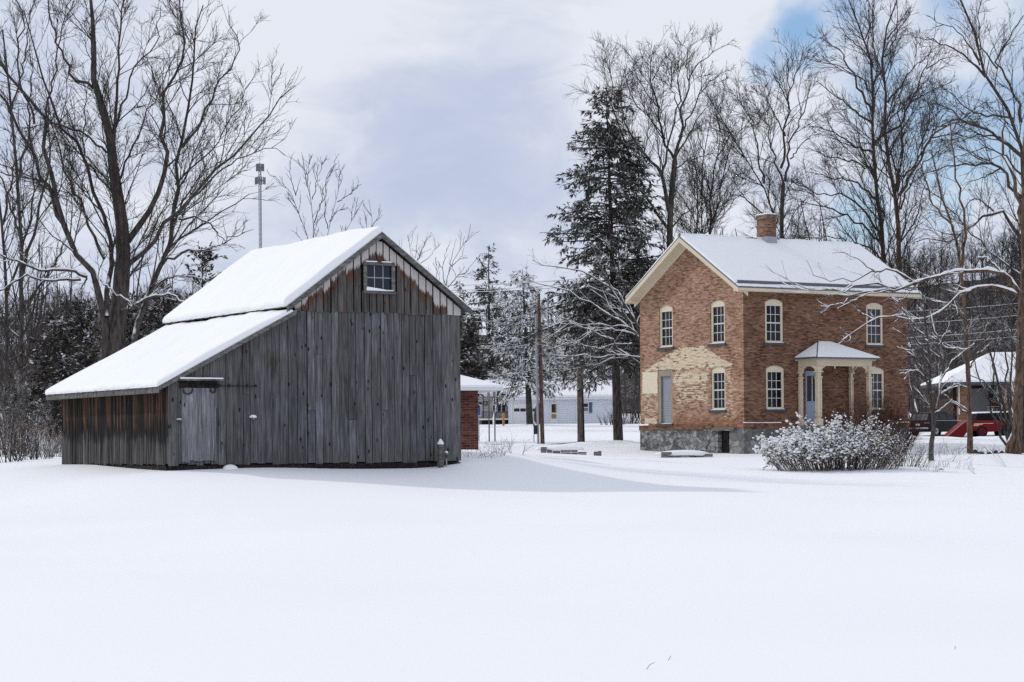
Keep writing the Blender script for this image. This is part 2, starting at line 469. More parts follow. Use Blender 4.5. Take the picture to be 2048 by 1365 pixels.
for x, y, z in [(-24, 90, 1.4), (-40, 120, 2.2), (-20, 130, 2.), (-60, 170, 3.5), (-25, 200, 3.8), (-30, 70, .9), (-45, 60, .6), (35, 60, .3), (45, 100, 1.3), (60, 150, 2.2), (-60, 20, 0), (60, 20, 0), (40, 215, 3.6),
                (-90, 260, 6), (0, 270, 5.5), (90, 260, 5.5), (-160, 400, 7), (0, 420, 7), (160, 400, 7), (-300, 760, 8), (0, 760, 8), (300, 760, 8), (-300, 300, 6), (300, 300, 6), (-110, 60, .5), (110, 60, .5)]:
    cz(x, y, z)
CT = np.array(ctl)
def _phi(r2): return .5*r2*np.log(r2+1e-6)
def _sc(x, y): return np.stack([x, np.sign(y)*np.abs(y)**.85], -1)
CXY = _sc(CT[:, 0], CT[:, 1])
nC = len(CT)
D2 = ((CXY[:, None]-CXY[None])**2).sum(-1)
A = np.zeros((nC+3, nC+3)); A[:nC, :nC] = _phi(D2) + np.eye(nC)*.6
A[:nC, nC] = 1; A[:nC, nC+1:] = CXY; A[nC:, :nC] = A[:nC, nC:].T
WT = np.linalg.solve(A, np.concatenate([CT[:, 2], [0, 0, 0]]))
MOUNDS = [(W(a, 890, Y_)[0], Y_, r_, h_) for a, Y_, r_, h_ in ((1237, 126., 1.3, .22), (1080, 135., 1.1, .14), (1162, 138., 1.1, .14), (1060, 202., 1.6, .2), (1863, 86., .9, .12), (1940, 95., 1., .15), (2030, 92., 1.5, .22), (1676, 82., 2.6, .1), (1010, 67., 2.2, .1), (1915, 90., 2.5, .18))]
def G(x, y):
    x = np.atleast_1d(np.asarray(x, float)); y = np.atleast_1d(np.asarray(y, float))
    q = _sc(x, y)
    z = np.empty(len(x))
    for i in range(0, len(x), 4000):
        qq = q[i:i+4000]
        z[i:i+4000] = _phi(((qq[:, None]-CXY[None])**2).sum(-1)) @ WT[:nC] + WT[nC] + qq @ WT[nC+1:]
    z += .03*np.sin(x*.9+1.3*np.sin(y*.25))*np.sin(y*.33+.7)*np.clip((y-8)/30, 0, 1) + .02*np.sin(x*.37+y*.21)
    z += np.clip((58-y)/20, 0, 1)*np.clip((y-2)/8, 0, 1)*(.06*np.sin(y*.42+.25*x+1.2*np.sin(x*.13))+.02*np.sin(y*.95-.2*x+np.sin(x*.31))*np.sin(x*.22+.4))
    for mx_, my_, mr_, mh_ in MOUNDS:
        near = np.abs(y-my_) < 3*mr_
        if near.any(): z[near] += mh_*np.exp(-((x[near]-mx_)**2+(y[near]-my_)**2)/mr_**2)
    z += np.where(np.abs(y-148.5) < 4, .16*np.exp(-((y-148.5-.6*np.sin(x*.3))/.9)**2)*(1+.5*np.sin(x*2.1)*np.sin(x*.77)), 0)
    z += np.where(np.abs(y-136.5) < 4, .10*np.exp(-((y-136.5-.5*np.sin(x*.23))/.8)**2)*(1+.5*np.sin(x*1.7)), 0)
    return z
def g1(x, y): return float(G(x, y)[0])
def at(px, Y, py=890):
    """ground point seen in image column px at depth Y"""
    p = W(px, py, Y)
    z = g1(p[0], Y)
    a = ray(px, HY - (z-EYE)/Y*F)
    return np.array([a[0]*Y, Y, g1(a[0]*Y, Y)])

ys = np.concatenate([np.arange(-8, 170, .8), 170*1.035**np.arange(0, 46)])
ss = np.linspace(-1, 1, 201)
ss = np.sign(ss)*np.abs(ss)**1.35
X = ss[None, :]*(26+.62*np.clip(ys, 0, None))[:, None]
Yg = np.repeat(ys[:, None], len(ss), 1)
Z = G(X.ravel(), Yg.ravel())
ny, nx = X.shape
idx = np.arange(ny*nx).reshape(ny, nx)
fq = np.stack([idx[:-1, :-1], idx[:-1, 1:], idx[1:, 1:], idx[1:, :-1]], -1).reshape(-1, 4)
M_GROUND = m_snow('ground_snow', (.872, .876, .88), .1)
o = np_mesh('snow_ground', np.stack([X.ravel(), Yg.ravel(), Z], -1), fq, M_GROUND)
tag(o, 'smooth white snow over the open field', 'ground', kind='structure')
# street: packed snow with faint wheel tracks
b = NB('packed_road_snow', .7, .3)
p = b.geo('Position'); n = b.noise(b.scl(p, (.12, 2.2, 1)), 1.4, 4, .6)
M_ROAD = b.out(b.mix(n, (.48, .5, .54), (.74, .76, .8)))
xs = np.linspace(-75, 75, 160); yy = np.linspace(138.2, 146.8, 12)
XX, YY = np.meshgrid(xs, yy)
ZZ = G(XX.ravel(), YY.ravel())+.05
ii = np.arange(XX.size).reshape(XX.shape)
fr = np.stack([ii[:-1, :-1], ii[:-1, 1:], ii[1:, 1:], ii[1:, :-1]], -1).reshape(-1, 4)
tag(np_mesh('road', np.stack([XX.ravel(), YY.ravel(), ZZ], -1), fr, M_ROAD), 'street under packed grey snow', 'road', kind='structure')

# wooded hill behind everything
def hill_z(x, y):
    t = np.clip((y-255)/(470-255), 0, 1); t = t*t*(3-2*t)
    crest = 24 + 5*np.sin(x*.012+.6) + 2.5*np.sin(x*.041+2) + np.where(x > 40, np.clip((x-40)*.05, 0, 4), 0) - 9*np.exp(-((x+5)/32)**2)
    back = np.clip((y-520)/300, 0, 1)
    return 4.5 + t*crest*(1-.45*back)
hx = np.linspace(-330, 330, 100); hy = np.linspace(250, 820, 70)
XX, YY = np.meshgrid(hx, hy)
ZZ = hill_z(XX, YY) + rs.normal(0, .25, XX.shape)
ii = np.arange(XX.size).reshape(XX.shape)
fr = np.stack([ii[:-1, :-1], ii[:-1, 1:], ii[1:, 1:], ii[1:, :-1]], -1).reshape(-1, 4)
b = NB('wooded_hillside', .95, .1)
p = b.geo('Position'); n = b.noise(p, .5, 5, .7)
M_HILL = b.out(b.mix(b.sstep(n, .52, .66), (.04, .033, .03), (.2, .2, .21)))
tag(np_mesh('hill', np.stack([XX.ravel(), YY.ravel(), ZZ.ravel()], -1), fr, M_HILL), 'dark wooded hill behind the street', 'hill', kind='structure')

# ================================================================== snow slabs
def snow_slab(name, c00, eu, ev, thick, rnd, parent, edges=(1, 1, 1, 0), nu=60, nv=26, noise=.02, mat=None, seed=0, over=0.):
    """snow lying on a sloping rectangle: rounded edges (front, back, eave, ridge)"""
    c00, eu, ev = (np.array(a, float) for a in (c00, eu, ev))
    Lu, Lv = np.linalg.norm(eu), np.linalg.norm(ev)
    def param(n, L, r):
        a = np.linspace(0, 1, n)
        k = r/L
        e = np.array([0, .04, .12, .25, .45, .7, 1.])*k
        return np.unique(np.concatenate([e, 1-e, k+(1-2*k)*a]))
    s = param(nu, Lu, rnd); t = param(nv, Lv, rnd)
    Sg, Tg = np.meshgrid(s, t)
    d = np.full(Sg.shape, 9.)
    for on, dist in zip(edges, (Sg*Lu, (1-Sg)*Lu, Tg*Lv, (1-Tg)*Lv)):
        if on: d = np.minimum(d, dist)
    prof = np.sqrt(np.clip(1-(1-np.clip(d/rnd, 0, 1))**2, 0, 1))
    r2 = np.random.RandomState(seed+3)
    ph = r2.uniform(0, 6, 8)
    wob = (np.sin(Sg*Lu*.9+ph[0])*np.sin(Tg*Lv*1.3+ph[1]) + .6*np.sin(Sg*Lu*2.3+ph[2]+Tg*Lv*1.1) + .4*np.sin(Sg*Lu*4.7+ph[3])*np.sin(Tg*Lv*3.9+ph[4]) + .3*np.sin(Sg*Lu*9+ph[5]+2*np.sin(Tg*7)))
    th = thick*prof*(1+noise/thick*wob)
    nrm = np.cross(eu, ev); nrm /= np.linalg.norm(nrm)
    if nrm[2] < 0: nrm = -nrm
    jag = .012*np.sin(Sg*Lu*5+ph[6])+.012*np.sin(Sg*Lu*13+ph[7])
    P = c00 + Sg[..., None]*eu + Tg[..., None]*ev + th[..., None]*(.55*nrm+.45*UP)
    edge_e = np.clip(1-Tg*Lv/rnd, 0, 1)*edges[2]
    P = P - (ev/Lv)*((over*prof*np.clip(1-Tg*Lv/(rnd*1.5), 0, 1) + jag*edge_e)[..., None])
    n0, n1 = Sg.shape
    ii = np.arange(n0*n1).reshape(n0, n1)
    f = np.stack([ii[:-1, :-1], ii[:-1, 1:], ii[1:, 1:], ii[1:, :-1]], -1).reshape(-1, 4)
    top = P.reshape(-1, 3)
    # underside, 5 mm above the boards
    B = (c00 + Sg[..., None]*eu + Tg[..., None]*ev + .004*nrm).reshape(-1, 3)
    border = np.concatenate([ii[0, :-1], ii[:-1, -1], ii[-1, :0:-1], ii[:0:-1, 0]])
    nb = np.roll(border, -1)
    m = len(top)
    sides = np.stack([border, border+m, nb+m, nb], -1)
    V = np.concatenate([top, B]); Fa = np.concatenate([f, sides])
    return np_mesh(name, V, Fa, mat or M_SNOW, parent)
def lump(mb_name, c, rx, ry, rz, parent=None, loc=None, seed=0, mat=None, n=14):
    r2 = np.random.RandomState(seed)
    a = np.linspace(0, 2*np.pi, n*2, endpoint=False); e = np.linspace(-.25, np.pi/2-.02, n)
    A_, E_ = np.meshgrid(a, e)
    k = 1+.12*np.sin(A_*2+r2.uniform(0, 6))*np.cos(E_)+.07*np.sin(A_*5+r2.uniform(0, 6))*np.cos(E_)
    P = np.stack([c[0]+rx*k*np.cos(E_)*np.cos(A_), c[1]+ry*k*np.cos(E_)*np.sin(A_), c[2]+rz*np.sin(E_)], -1)
    m, q = A_.shape
    ii = np.arange(m*q).reshape(m, q)
    f = np.stack([ii[:-1], np.roll(ii, -1, 1)[:-1], np.roll(ii, -1, 1)[1:], ii[1:]], -1).reshape(-1, 4)
    return np_mesh(mb_name, P.reshape(-1, 3), f, mat or M_SNOW, parent, loc)

# ================================================================== barn
bd, bl = dirs(31.)
B0 = W(339, 928.5, 57.)
LB, MB_, LEAN = 8.77, 8.3, 3.62
def bp(u, w, z): return np.array([B0[0]+u*bd[0]+w*bl[0], B0[1]+u*bd[1]+w*bl[1], z])
ZB = 1.15
AP_U, AP_Z, RS = 6.22, 7.42, .73
def rake(u): return AP_Z - RS*abs(u-AP_U)
def lean(u): return 3.35 + .525*u
barn = thing('wooden_barn', 'old grey board barn with a lean-to and thick snow on its roofs', 'barn', bp(4, 4, ZB-.2))
def board_wall(name, mat, p, along, out, U0, U1, zb, top, wmin, wmax, gap, proud, parent, split=0., jit=.006, vtop=False, skip=None, seed=0, uoff=0.):
    """p(u)->xy base point; boards stand proud of the wall plane"""
    r2 = random.Random(seed); mb = MB(); u = U0
    while u < U1-.03:
        wd = r2.uniform(wmin, wmax); a = u; e = min(U1, u+wd)
        if U1-e < wmin*.5: e = U1
        u = e
        g = gap*r2.uniform(.3, 1.5)
        a2, e2 = a+g*.5, e-g*.5
        cuts = [(zb+r2.uniform(-.03, .03), None)]
        if split and r2.random() < split:
            zc = r2.choice([2.35, 2.6, 3.0, 3.55, 4.1, 4.55]) + r2.uniform(-.03, .03)
            if top(a2) > zc+.25: cuts = [(cuts[0][0], zc), (zc+.008, None)]
        for z0, z1 in cuts:
            dd = proud + r2.uniform(-jit, jit)
            za, ze = (top(a2), top(e2)) if z1 is None else (z1, z1)
            if skip:
                segs = skip(a2, e2, z0, za, ze)
            else: segs = [(z0, z0, za, ze)]
            for s0, s1, t0, t1 in segs:
                bot = [p(a2)+out*dd, p(e2)+out*dd, p(e2), p(a2)]
                B_ = [np.array([q[0], q[1], zz]) for q, zz in zip(bot, (s0, s1, s1, s0))]
                T_ = [np.array([q[0], q[1], zz]) for q, zz in zip(bot, (t0, t1, t1, t0))]
                us = (a2, e2, e2, a2)
                if vtop:
                    uvs = [(uu+uoff, top(uu)-zz) for uu, zz in zip(us, (s0, s1, s1, s0))] + [(uu+uoff, top(uu)-zz) for uu, zz in zip(us, (t0, t1, t1, t0))]
                else:
                    uvs = [(uu+uoff, zz-zb) for uu, zz in zip(us, (s0, s1, s1, s0))] + [(uu+uoff, zz-zb) for uu, zz in zip(us, (t0, t1, t1, t0))]
                mb.hexa(B_, T_, 0, uvs)
    return mb.build(name, mat, parent)
bn = -bl
# dark core behind the boards
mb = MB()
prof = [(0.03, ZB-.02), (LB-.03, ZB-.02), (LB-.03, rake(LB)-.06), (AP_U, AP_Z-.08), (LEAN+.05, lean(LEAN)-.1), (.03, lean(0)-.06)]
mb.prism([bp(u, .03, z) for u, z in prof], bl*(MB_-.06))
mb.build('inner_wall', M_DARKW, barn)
def low_top(u): return min(lean(u)-.05, 5.30) if u < LEAN+.3 else 5.30
board_wall('board_wall', M_BOARD, lambda u: bp(u, 0, 0), bd, bn, .24, LB, ZB, low_top, .2, .3, .021, .026, barn, split=.2, seed=11, jit=.01)
mb = MB(); mb.hexa([bp(-.03, -.035, ZB-.03), bp(.235, -.035, ZB-.03), bp(.235, 0, ZB-.03), bp(-.03, 0, ZB-.03)], [bp(-.03, -.035, 3.31), bp(.235, -.035, 3.42), bp(.235, 0, 3.42), bp(-.03, 0, 3.31)], 0, [(0, 0), (.26, 0), (.26, 0), (0, 0), (0, 2), (.26, 2), (.26, 2), (0, 2)])
mb.build('corner_trim', M_BOARD, barn)
WU0, WU1, WZ0, WZ1 = 5.80, 6.60, 5.88, 6.60
def gskip(a, e, z0, za, ze):
    if e > WU0 and a < WU1:
        return [(z0, z0, WZ0, WZ0), (WZ1, WZ1, za, ze)]
    return [(z0, z0, za, ze)]
board_wall('gable_siding', M_GABLE, lambda u: bp(u, -.03, 0), bd, bn, LEAN, LB+.03, 5.27, lambda u: rake(u)-.1, .2, .25, .04, .024, barn, vtop=True, skip=gskip, seed=4)
board_wall('batten_wall', M_STAIN, lambda w: bp(0, MB_-w, 0), -bl, -bd, 0, MB_, ZB, lambda w: 3.3, .075, .12, .01, .022, barn, jit=.009, seed=8)
board_wall('board_wall', M_BOARD, lambda w: bp(LB, w, 0), bl, bd, 0, MB_, ZB, lambda w: 5.45, .2, .3, .012, .024, barn, seed=5)
board_wall('board_wall', M_BOARD, lambda u: bp(LB-u, MB_, 0), -bd, bl, 0, LB, ZB, lambda u: (rake(LB-u) if LB-u > LEAN else lean(LB-u))-.1, .2, .3, .012, .024, barn, seed=6)
# foundation and sill beam
mb = MB()
mb.prism([bp(.06, .05, .3), bp(LB-.06, .05, .3), bp(LB-.06, MB_-.05, .3), bp(.06, MB_-.05, .3)], (0, 0, ZB-.16-.3))
i0 = len(mb.uv)
mb.uv = [((p[0]*.86+p[1]*.5), p[2]) for f in mb.f for p in [mb.v[j] for j in f]]
mb.build('foundation', m_stone('barn_field_stone', (.05, .045, .04), (.22, .2, .18), 2.2), barn)
mb = MB()
for a, c_, hx_, hy_ in ((bp(LB/2, .06, ZB-.09), bd, LB/2-.02, .09), (bp(LB/2, MB_-.06, ZB-.09), bd, LB/2-.02, .09)):
    mb.box(a, hx_, hy_, .065, bd, bl)
for uu in (.06, LB-.06): mb.box(bp(uu, MB_/2, ZB-.09), .09, MB_/2-.16, .064, bd, bl)
mb.build('sill_beam', M_DARKW, barn)
# roofs
OV = .2
def roof_slab(name, u0, z0, u1, z1, th, parent, w0=-OV, w1=MB_+.25):
    mb = MB()
    mb.prism([bp(u0, w0, z0), bp(u1, w0, z1), bp(u1, w0, z1-th), bp(u0, w0, z0-th)], bl*(w1-w0))
    return mb.build(name, M_TRIMW, parent)
RT = .09   # roof top above the board tops
EL_U, ER_U = 3.36, 9.06
main_l = roof_slab('main_roof', EL_U, rake(EL_U)+RT, AP_U, AP_Z+RT, .07, barn)
main_r = roof_slab('main_roof', AP_U, AP_Z+RT-.002, ER_U, rake(ER_U)+RT, .07, barn)
lean_r = roof_slab('lean_to_roof', -.34, lean(-.34)+.06, LEAN+.05, lean(LEAN+.05)+.06, .07, barn)
mb = MB()
def rake_board(u0, z0, u1, z1, h=.17):
    mb.prism([bp(u0, -OV-.03, z0), bp(u1, -OV-.03, z1), bp(u1, -OV-.03, z1-h), bp(u0, -OV-.03, z0-h)], bl*.028)
rake_board(EL_U-.04, rake(EL_U-.04)+RT, AP_U, AP_Z+RT)
rake_board(AP_U+.001, AP_Z+RT, ER_U+.02, rake(ER_U+.02)+RT)
rake_board(-.36, lean(-.36)+.06, LEAN-.02, lean(LEAN-.02)+.06, .13)
mb.build('rake_board', M_TRIMW, barn)
mb = MB()
ez = lean(-.36)+.06
mb.hexa([bp(-.39, -OV-.03, ez-.19), bp(-.362, -OV-.03, ez-.19), bp(-.362, MB_+.27, ez-.19), bp(-.39, MB_+.27, ez-.19)],
        [bp(-.39, -OV-.03, ez+.005), bp(-.362, -OV-.03, ez+.005), bp(-.362, MB_+.27, ez+.005), bp(-.39, MB_+.27, ez+.005)], 0,
        [(0, 0), (0, 0), (0, 9), (0, 9), (.2, 0), (.2, 0), (.2, 9), (.2, 9)])
mb.build('eave_board', M_TRIMW, barn)
Lw = MB_+.25+OV+.04
snow_slab('roof_snow', bp(EL_U-.06, -OV-.04, rake(EL_U-.06)+RT), bl*Lw, bp(AP_U, 0, AP_Z+RT)-bp(EL_U-.06, 0, rake(EL_U-.06)+RT), .2, .16, main_l, (1, 1, 1, 0), 50, 34, .022, seed=1, over=.06)
snow_slab('roof_snow', bp(ER_U+.02, -OV-.02, rake(ER_U+.02)+RT), bl*Lw, bp(AP_U, 0, AP_Z+RT)-bp(ER_U+.02, 0, rake(ER_U+.02)+RT), .05, .06, main_r, (1, 1, 1, 0), 40, 30, .012, seed=2)
snow_slab('roof_snow', bp(-.42, -OV-.05, lean(-.42)+.06), bl*Lw, bp(LEAN-.12, 0, lean(LEAN-.12)+.06)-bp(-.42, 0, lean(-.42)+.06), .15, .17, lean_r, (1, 1, 1, 1), 60, 40, .022, seed=3, over=.05)
# gable window
win = MB()
for c_, hx_, hz_ in (((WU0+WU1)/2, .5, 0), ):
    win.box(bp((WU0+WU1)/2, -.075, WZ1+.03), .48, .03, .045, bd, bl)
    win.box(bp((WU0+WU1)/2, -.08, WZ0-.035), .50, .045, .04, bd, bl)
win.box(bp(WU0-.035, -.07, (WZ0+WZ1)/2), .05, .022, .36, bd, bl)
win.box(bp(WU1+.035, -.07, (WZ0+WZ1)/2), .05, .022, .36, bd, bl)
wo = win.build('window', M_TRIMW, barn)
g = MB(); g.box(bp((WU0+WU1)/2, -.012, (WZ0+WZ1)/2), .42, .006, .37, bd, bl)
g.build('pane', m_glass('barn_window_glass', (.018, .022, .035)), wo)
s_ = MB()
for i in (1, 2): s_.box(bp(WU0+(WU1-WU0)*i/3, -.03, (WZ0+WZ1)/2), .011, .01, .355, bd, bl)
s_.box(bp((WU0+WU1)/2, -.032, (WZ0+WZ1)/2+.01), .4, .011, .012, bd, bl)
s_.build('sash', M_GALV, wo)
lo = MB()
lo.prism([bp(WU0-.02, -.12, WZ0+.002), bp(WU1+.02, -.12, WZ0+.002), bp(WU1+.02, -.12, WZ0+.03), bp(6.4, -.12, WZ0+.035), bp(6.1, -.12, WZ0+.075), bp(WU0, -.12, WZ0+.11)], bl*.09)
for uu, hw_ in ((5.95, .17), (6.42, .15)):
    l2 = MB(); l2.box(bp(uu, -.08, WZ1+.09), hw_, .032, .014, bd, bl); l2.build('ledge_snow', M_SNOW, wo)
lo.build('ledge_snow', M_SNOW, wo)
# sliding door, hood, track
door = board_wall('sliding_door', M_DOORB, lambda u: bp(u, -.03, 0), bd, bn, .325, 1.30, 1.235, lambda u: 3.17, .085, .14, .006, .045, barn, jit=.004, seed=3, uoff=20)
mb = MB(); mb.box(bp(.815, -.055, 3.255), .53, .028, .085, bd, bl); mb.build('track_board', M_DARKW, barn)
mb = MB()
mb.prism([bp(.22, -.27, 3.36), bp(1.44, -.27, 3.36), bp(1.44, -.27, 3.40), bp(.22, -.27, 3.40)], bl*.25)
hood = mb.build('door_hood', M_TRIMW, barn)
snow_slab('ledge_snow', bp(.215, -.275, 3.402), bd*1.23, bl*.24, .045, .03, hood, (1, 1, 1, 1), 24, 8, .004, seed=9)
mb = MB()
mb.tube([bp(1.28, -.1, 3.225), bp(2.47, -.1, 3.225)], .017, 8)
for uu in (1.42, 1.69, 1.96, 2.22, 2.45):
    mb.box(bp(uu, -.08, 3.235), .02, .055, .03, bd, bl)
mb.build('door_track', M_IRON, barn)
for uu, rr in ((.49, .125), (1.205, .07)):
    mb = MB()
    pts = [bp(uu-rr, -.1, 3.22)] + [bp(uu-rr*math.cos(t), -.1, 3.10-rr*.75*math.sin(t)) for t in np.linspace(0, math.pi, 12)] + [bp(uu+rr, -.1, 3.22)]
    mb.tube(pts, .018, 6); mb.build('door_hanger', M_IRON, barn)
mb = MB(); mb.box(bp(2.36, -.08, 2.37), .045, .055, .03, bd, bl); kn = mb.build('latch_block', M_TRIMW, barn)
lump('ledge_snow', bp(2.36, -.08, 2.40), .1, .06, .065, kn, seed=3, n=6)
mb = MB(); mb.box(bp(.25, -.09, 2.325), .07, .06, .015, bd, bl); kn = mb.build('latch_block', M_TRIMW, barn)
lump('ledge_snow', bp(.25, -.09, 2.34), .075, .05, .03, kn, seed=4, n=6)

# post and standpipe at the barn corner
q = bp(7.93, -.35, 0); gz = g1(q[0], q[1])
post = thing('wooden_post', 'short square wooden post with a peaked cap of snow by the barn wall', 'post', (q[0], q[1], gz))
mb = MB(); mb.hexa([bp(7.86, -.42, gz-.3), bp(8.01, -.42, gz-.3), bp(8.01, -.28, gz-.3), bp(7.86, -.28, gz-.3)], [bp(7.86, -.42, 1.62), bp(8.01, -.42, 1.63), bp(8.01, -.28, 1.63), bp(7.86, -.28, 1.62)], 0, [(0, 0), (.15, 0), (.3, 0), (.45, 0), (0, .8), (.15, .8), (.3, .8), (.45, .8)])
mb.build('post_body', M_TRIMW, post, bevel=.008)
mb = MB(); mb.lathe(bp(7.935, -.35, 1.626), [(.09, 0), (.095, .03), (.075, .07), (.05, .11), (.02, .15), (.004, .16)], 12); mb.build('snow_cap', M_SNOW, post, smooth=True)
q = bp(8.13, -.33, 0); gz = g1(q[0], q[1])
pipe = thing('standpipe', 'thin pale water pipe with a snowy tap beside the short wooden post', 'water pipe', (q[0], q[1], gz))
mb = MB(); mb.tube([bp(8.13, -.33, gz-.2), bp(8.13, -.33, 1.36)], .022, 8); mb.build('pipe', M_GALV, pipe)
mb = MB(); mb.tube([bp(8.13, -.33, 1.33), bp(8.08, -.42, 1.31), bp(8.07, -.44, 1.25)], .022, 6); mb.lathe(bp(8.13, -.33, 1.37), [(.05, 0), (.05, .015), (.01, .02)], 8); mb.build('tap', M_IRON, pipe)
lump('snow_cap', bp(8.13, -.33, 1.39), .05, .05, .06, pipe, seed=1, n=5)
q = bp(1.62, -.22, 0); gz = g1(q[0], q[1])
tag(lump('snow_covered_stone', (q[0], q[1], gz-.02), .22, .16, .14, None, q*np.array([1, 1, 0])+np.array([0, 0, gz]), seed=8), 'small rounded lump of snow at the foot of the barn', 'stone')

# ================================================================== brick house
hr, hl = dirs(32.)
H0 = W(1488.5, 858, 104.)
nr, nl = -hl, -hr
WL, WR = 8.52, 10.42
AU = WL/2
def hR(u, v, o=0.): return H0 + u*hr + o*nr + v*UP      # front wall (to the right of the corner)
def hL(u, v, o=0.): return H0 + u*hl + o*nl + v*UP      # gable wall (to the left of the corner)
house = thing('brick_house', 'two storey orange brick house with cream trim, porch and snowy roof', 'house', H0 + 5*hr + 4*hl - np.array([0, 0, 1.25]))
def hole_wall(name, mat, pf, U0, U1, vb, top, ops, parent, reveal=.16, knots=()):
    mb = MB()
    cuts = {U0, U1, *knots}
    for o in ops:
        for i in range(9): cuts.add(o['u0']+(o['u1']-o['u0'])*i/8)
    cuts = sorted(cuts)
    def otop(o, u):
        uc, hw = (o['u0']+o['u1'])/2, (o['u1']-o['u0'])/2
        return o['v1'] + o['rise']*(1-((u-uc)/hw)**2)
    for a, e in zip(cuts[:-1], cuts[1:]):
        if e-a < 1e-5: continue
        um = (a+e)/2
        ca, ce = vb, vb
        for o in sorted([o for o in ops if o['u0'] < um < o['u1']], key=lambda o: o['v0']):
            if o['v0'] > ca+1e-4: mb.face([pf(a, ca), pf(e, ce), pf(e, o['v0']), pf(a, o['v0'])], [(a, ca), (e, ce), (e, o['v0']), (a, o['v0'])])
            ca, ce = otop(o, a), otop(o, e)
            mb.face([pf(a, ca), pf(e, ce), pf(e, ce, -reveal), pf(a, ca, -reveal)], [(a, ca), (e, ce), (e, ce+.2), (a, ca+.2)])
        mb.face([pf(a, ca), pf(e, ce), pf(e, top(e)), pf(a, top(a))], [(a, ca), (e, ce), (e, top(e)), (a, top(a))])
    for o in ops:
        for uu in (o['u0'], o['u1']):
            mb.face([pf(uu, o['v0']), pf(uu, o['v0'], -reveal), pf(uu, o['v1'], -reveal), pf(uu, o['v1'])], [(uu, o['v0']), (uu+.2, o['v0']), (uu+.2, o['v1']), (uu, o['v1'])])
        mb.face([pf(o['u0'], o['v0']), pf(o['u1'], o['v0']), pf(o['u1'], o['v0'], -reveal), pf(o['u0'], o['v0'], -reveal)], [(o['u0'], o['v0'])]*4)
    return mb.build(name, mat, parent)
def op(uc, hw, v0, v1, rise=.16): return dict(u0=uc-hw, u1=uc+hw, v0=v0, v1=v1, rise=rise)
GW = [op(6.27, .57, 4.16, 6.12), op(2.02, .57, 4.16, 6.12), op(2.02, .57, .93, 2.90)]
GD = op(6.37, .61, .32, 3.02, .02)
FW = [op(1.89, .56, 4.14, 6.10), op(8.28, .56, 4.14, 6.10), op(1.92, .56, .93, 2.90), op(8.37, .52, .92, 2.88)]
FD = op(4.3, .5, .2, 2.85, .02)
RSL = .595
def gtop(u): return 9.2 - RSL*abs(u-AU)
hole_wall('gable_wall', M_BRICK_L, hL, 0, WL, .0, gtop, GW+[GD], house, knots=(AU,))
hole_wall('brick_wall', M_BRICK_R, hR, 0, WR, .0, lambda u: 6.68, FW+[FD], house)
mb = MB()   # back and far end walls
mb.face([hR(WR, 0), hR(WR, 0)+WL*hl, hR(WR, 6.67)+WL*hl, hR(WR, 9.2)+AU*hl, hR(WR, 6.67)], [(0, 0), (WL, 0), (WL, 6.67), (AU, 9.2), (0, 6.67)])
mb.face([hL(WL, 0), hL(WL, 6.67), hL(WL, 6.67)+WR*hr, hL(WL, 0)+WR*hr], [(0, 0), (0, 6.67), (WR, 6.67), (WR, 0)])
mb.build('brick_wall', M_BRICK_R, house)
mb = MB()   # dark rooms: a floor slab and inner shell keep daylight out
mb.prism([hL(0, -.02, -.6)+.6*hr*0+.5*nr*-1, hL(WL-.5, -.02, -.6), hL(WL-.5, -.02, -.6)+(WR-1.1)*hr, hL(0, -.02, -.6)+.5*nr*-1+(WR-1.1)*hr], (0, 0, 6.5))
mb.build('inner_shell', M_IRON, house)
# stone foundation
CE = op(1.58, .46, -1.5, -.06, 0.)
hole_wall('foundation', M_STONE, lambda u, v, o=0.: hL(u, v, o+.03), -.03, WL+.03, -1.9, lambda u: -.003, [CE], house, .35)
mb = MB()
for a, e, v0, v1 in ((-.03, .28, -1.9, -1.22), (-.03, .34, -1.2, -.62), (-.03, .22, -.6, -.06), (.36, 1.06, -.55, -.1), (.25, 1.07, -1.2, -.58)):
    pass
hole_wall('foundation', M_STONE2, lambda u, v, o=0.: hR(u, v, o+.03), -.03, WR+.03, -2.2, lambda u: -.003, [], house)
hole_wall('foundation', M_STONE2, lambda u, v, o=0.: hL(u, v, o+.045), -.045, 1.1, -1.9, lambda u: -.08, [], house, .02)
mb = MB(); mb.box(hL(1.55, .0, .05), .86, .07, .075, hl, nl); mb.build('cellar_lintel', M_STONE2, house)
mb = MB()
for i in range(5): mb.box(hL(1.22+i*.18, -.8, -.22+.004*(i % 2)), .085, .02, .75, hl, nl)
mb.build('cellar_door', M_DARKW, house)
mb = MB()
def lathe_ledge(pf, u0, u1, v0, v1, o): 
    mb.hexa([pf(u0, v0, 0), pf(u1, v0, 0), pf(u1, v0, o), pf(u0, v0, o)], [pf(u0, v1, 0), pf(u1, v1, 0), pf(u1, v1, o), pf(u0, v1, o)], 0, [(u0, v0), (u1, v0), (u1, v0), (u0, v0), (u0, v1), (u1, v1), (u1, v1), (u0, v1)])
lathe_ledge(hR, -.06, 3.2, .0, .27, .07); ledge = mb.build('water_table', M_BRICK_R, house)
mb = MB(); lathe_ledge(hR, 7.2, WR+.1, .0, .27, .07); mb.build('water_table', M_BRICK_R, house)
mb = MB(); lathe_ledge(lambda u, v, o: hL(u, v, o), 2.46, WL+.08, .0, .25, .06); mb.build('water_table', M_BRICK_R, house)
snow_slab('ledge_snow', hR(-.07, .273, .075), hr*2.3, nr*-.07, .05, .03, ledge, (1, 1, 1, 0), 40, 5, .008, seed=4)
snow_slab('ledge_snow', hL(7.75, .253, .09), hl*.85, nl*-.085, .07, .04, ledge, (1, 1, 1, 0), 14, 5, .008, seed=5)
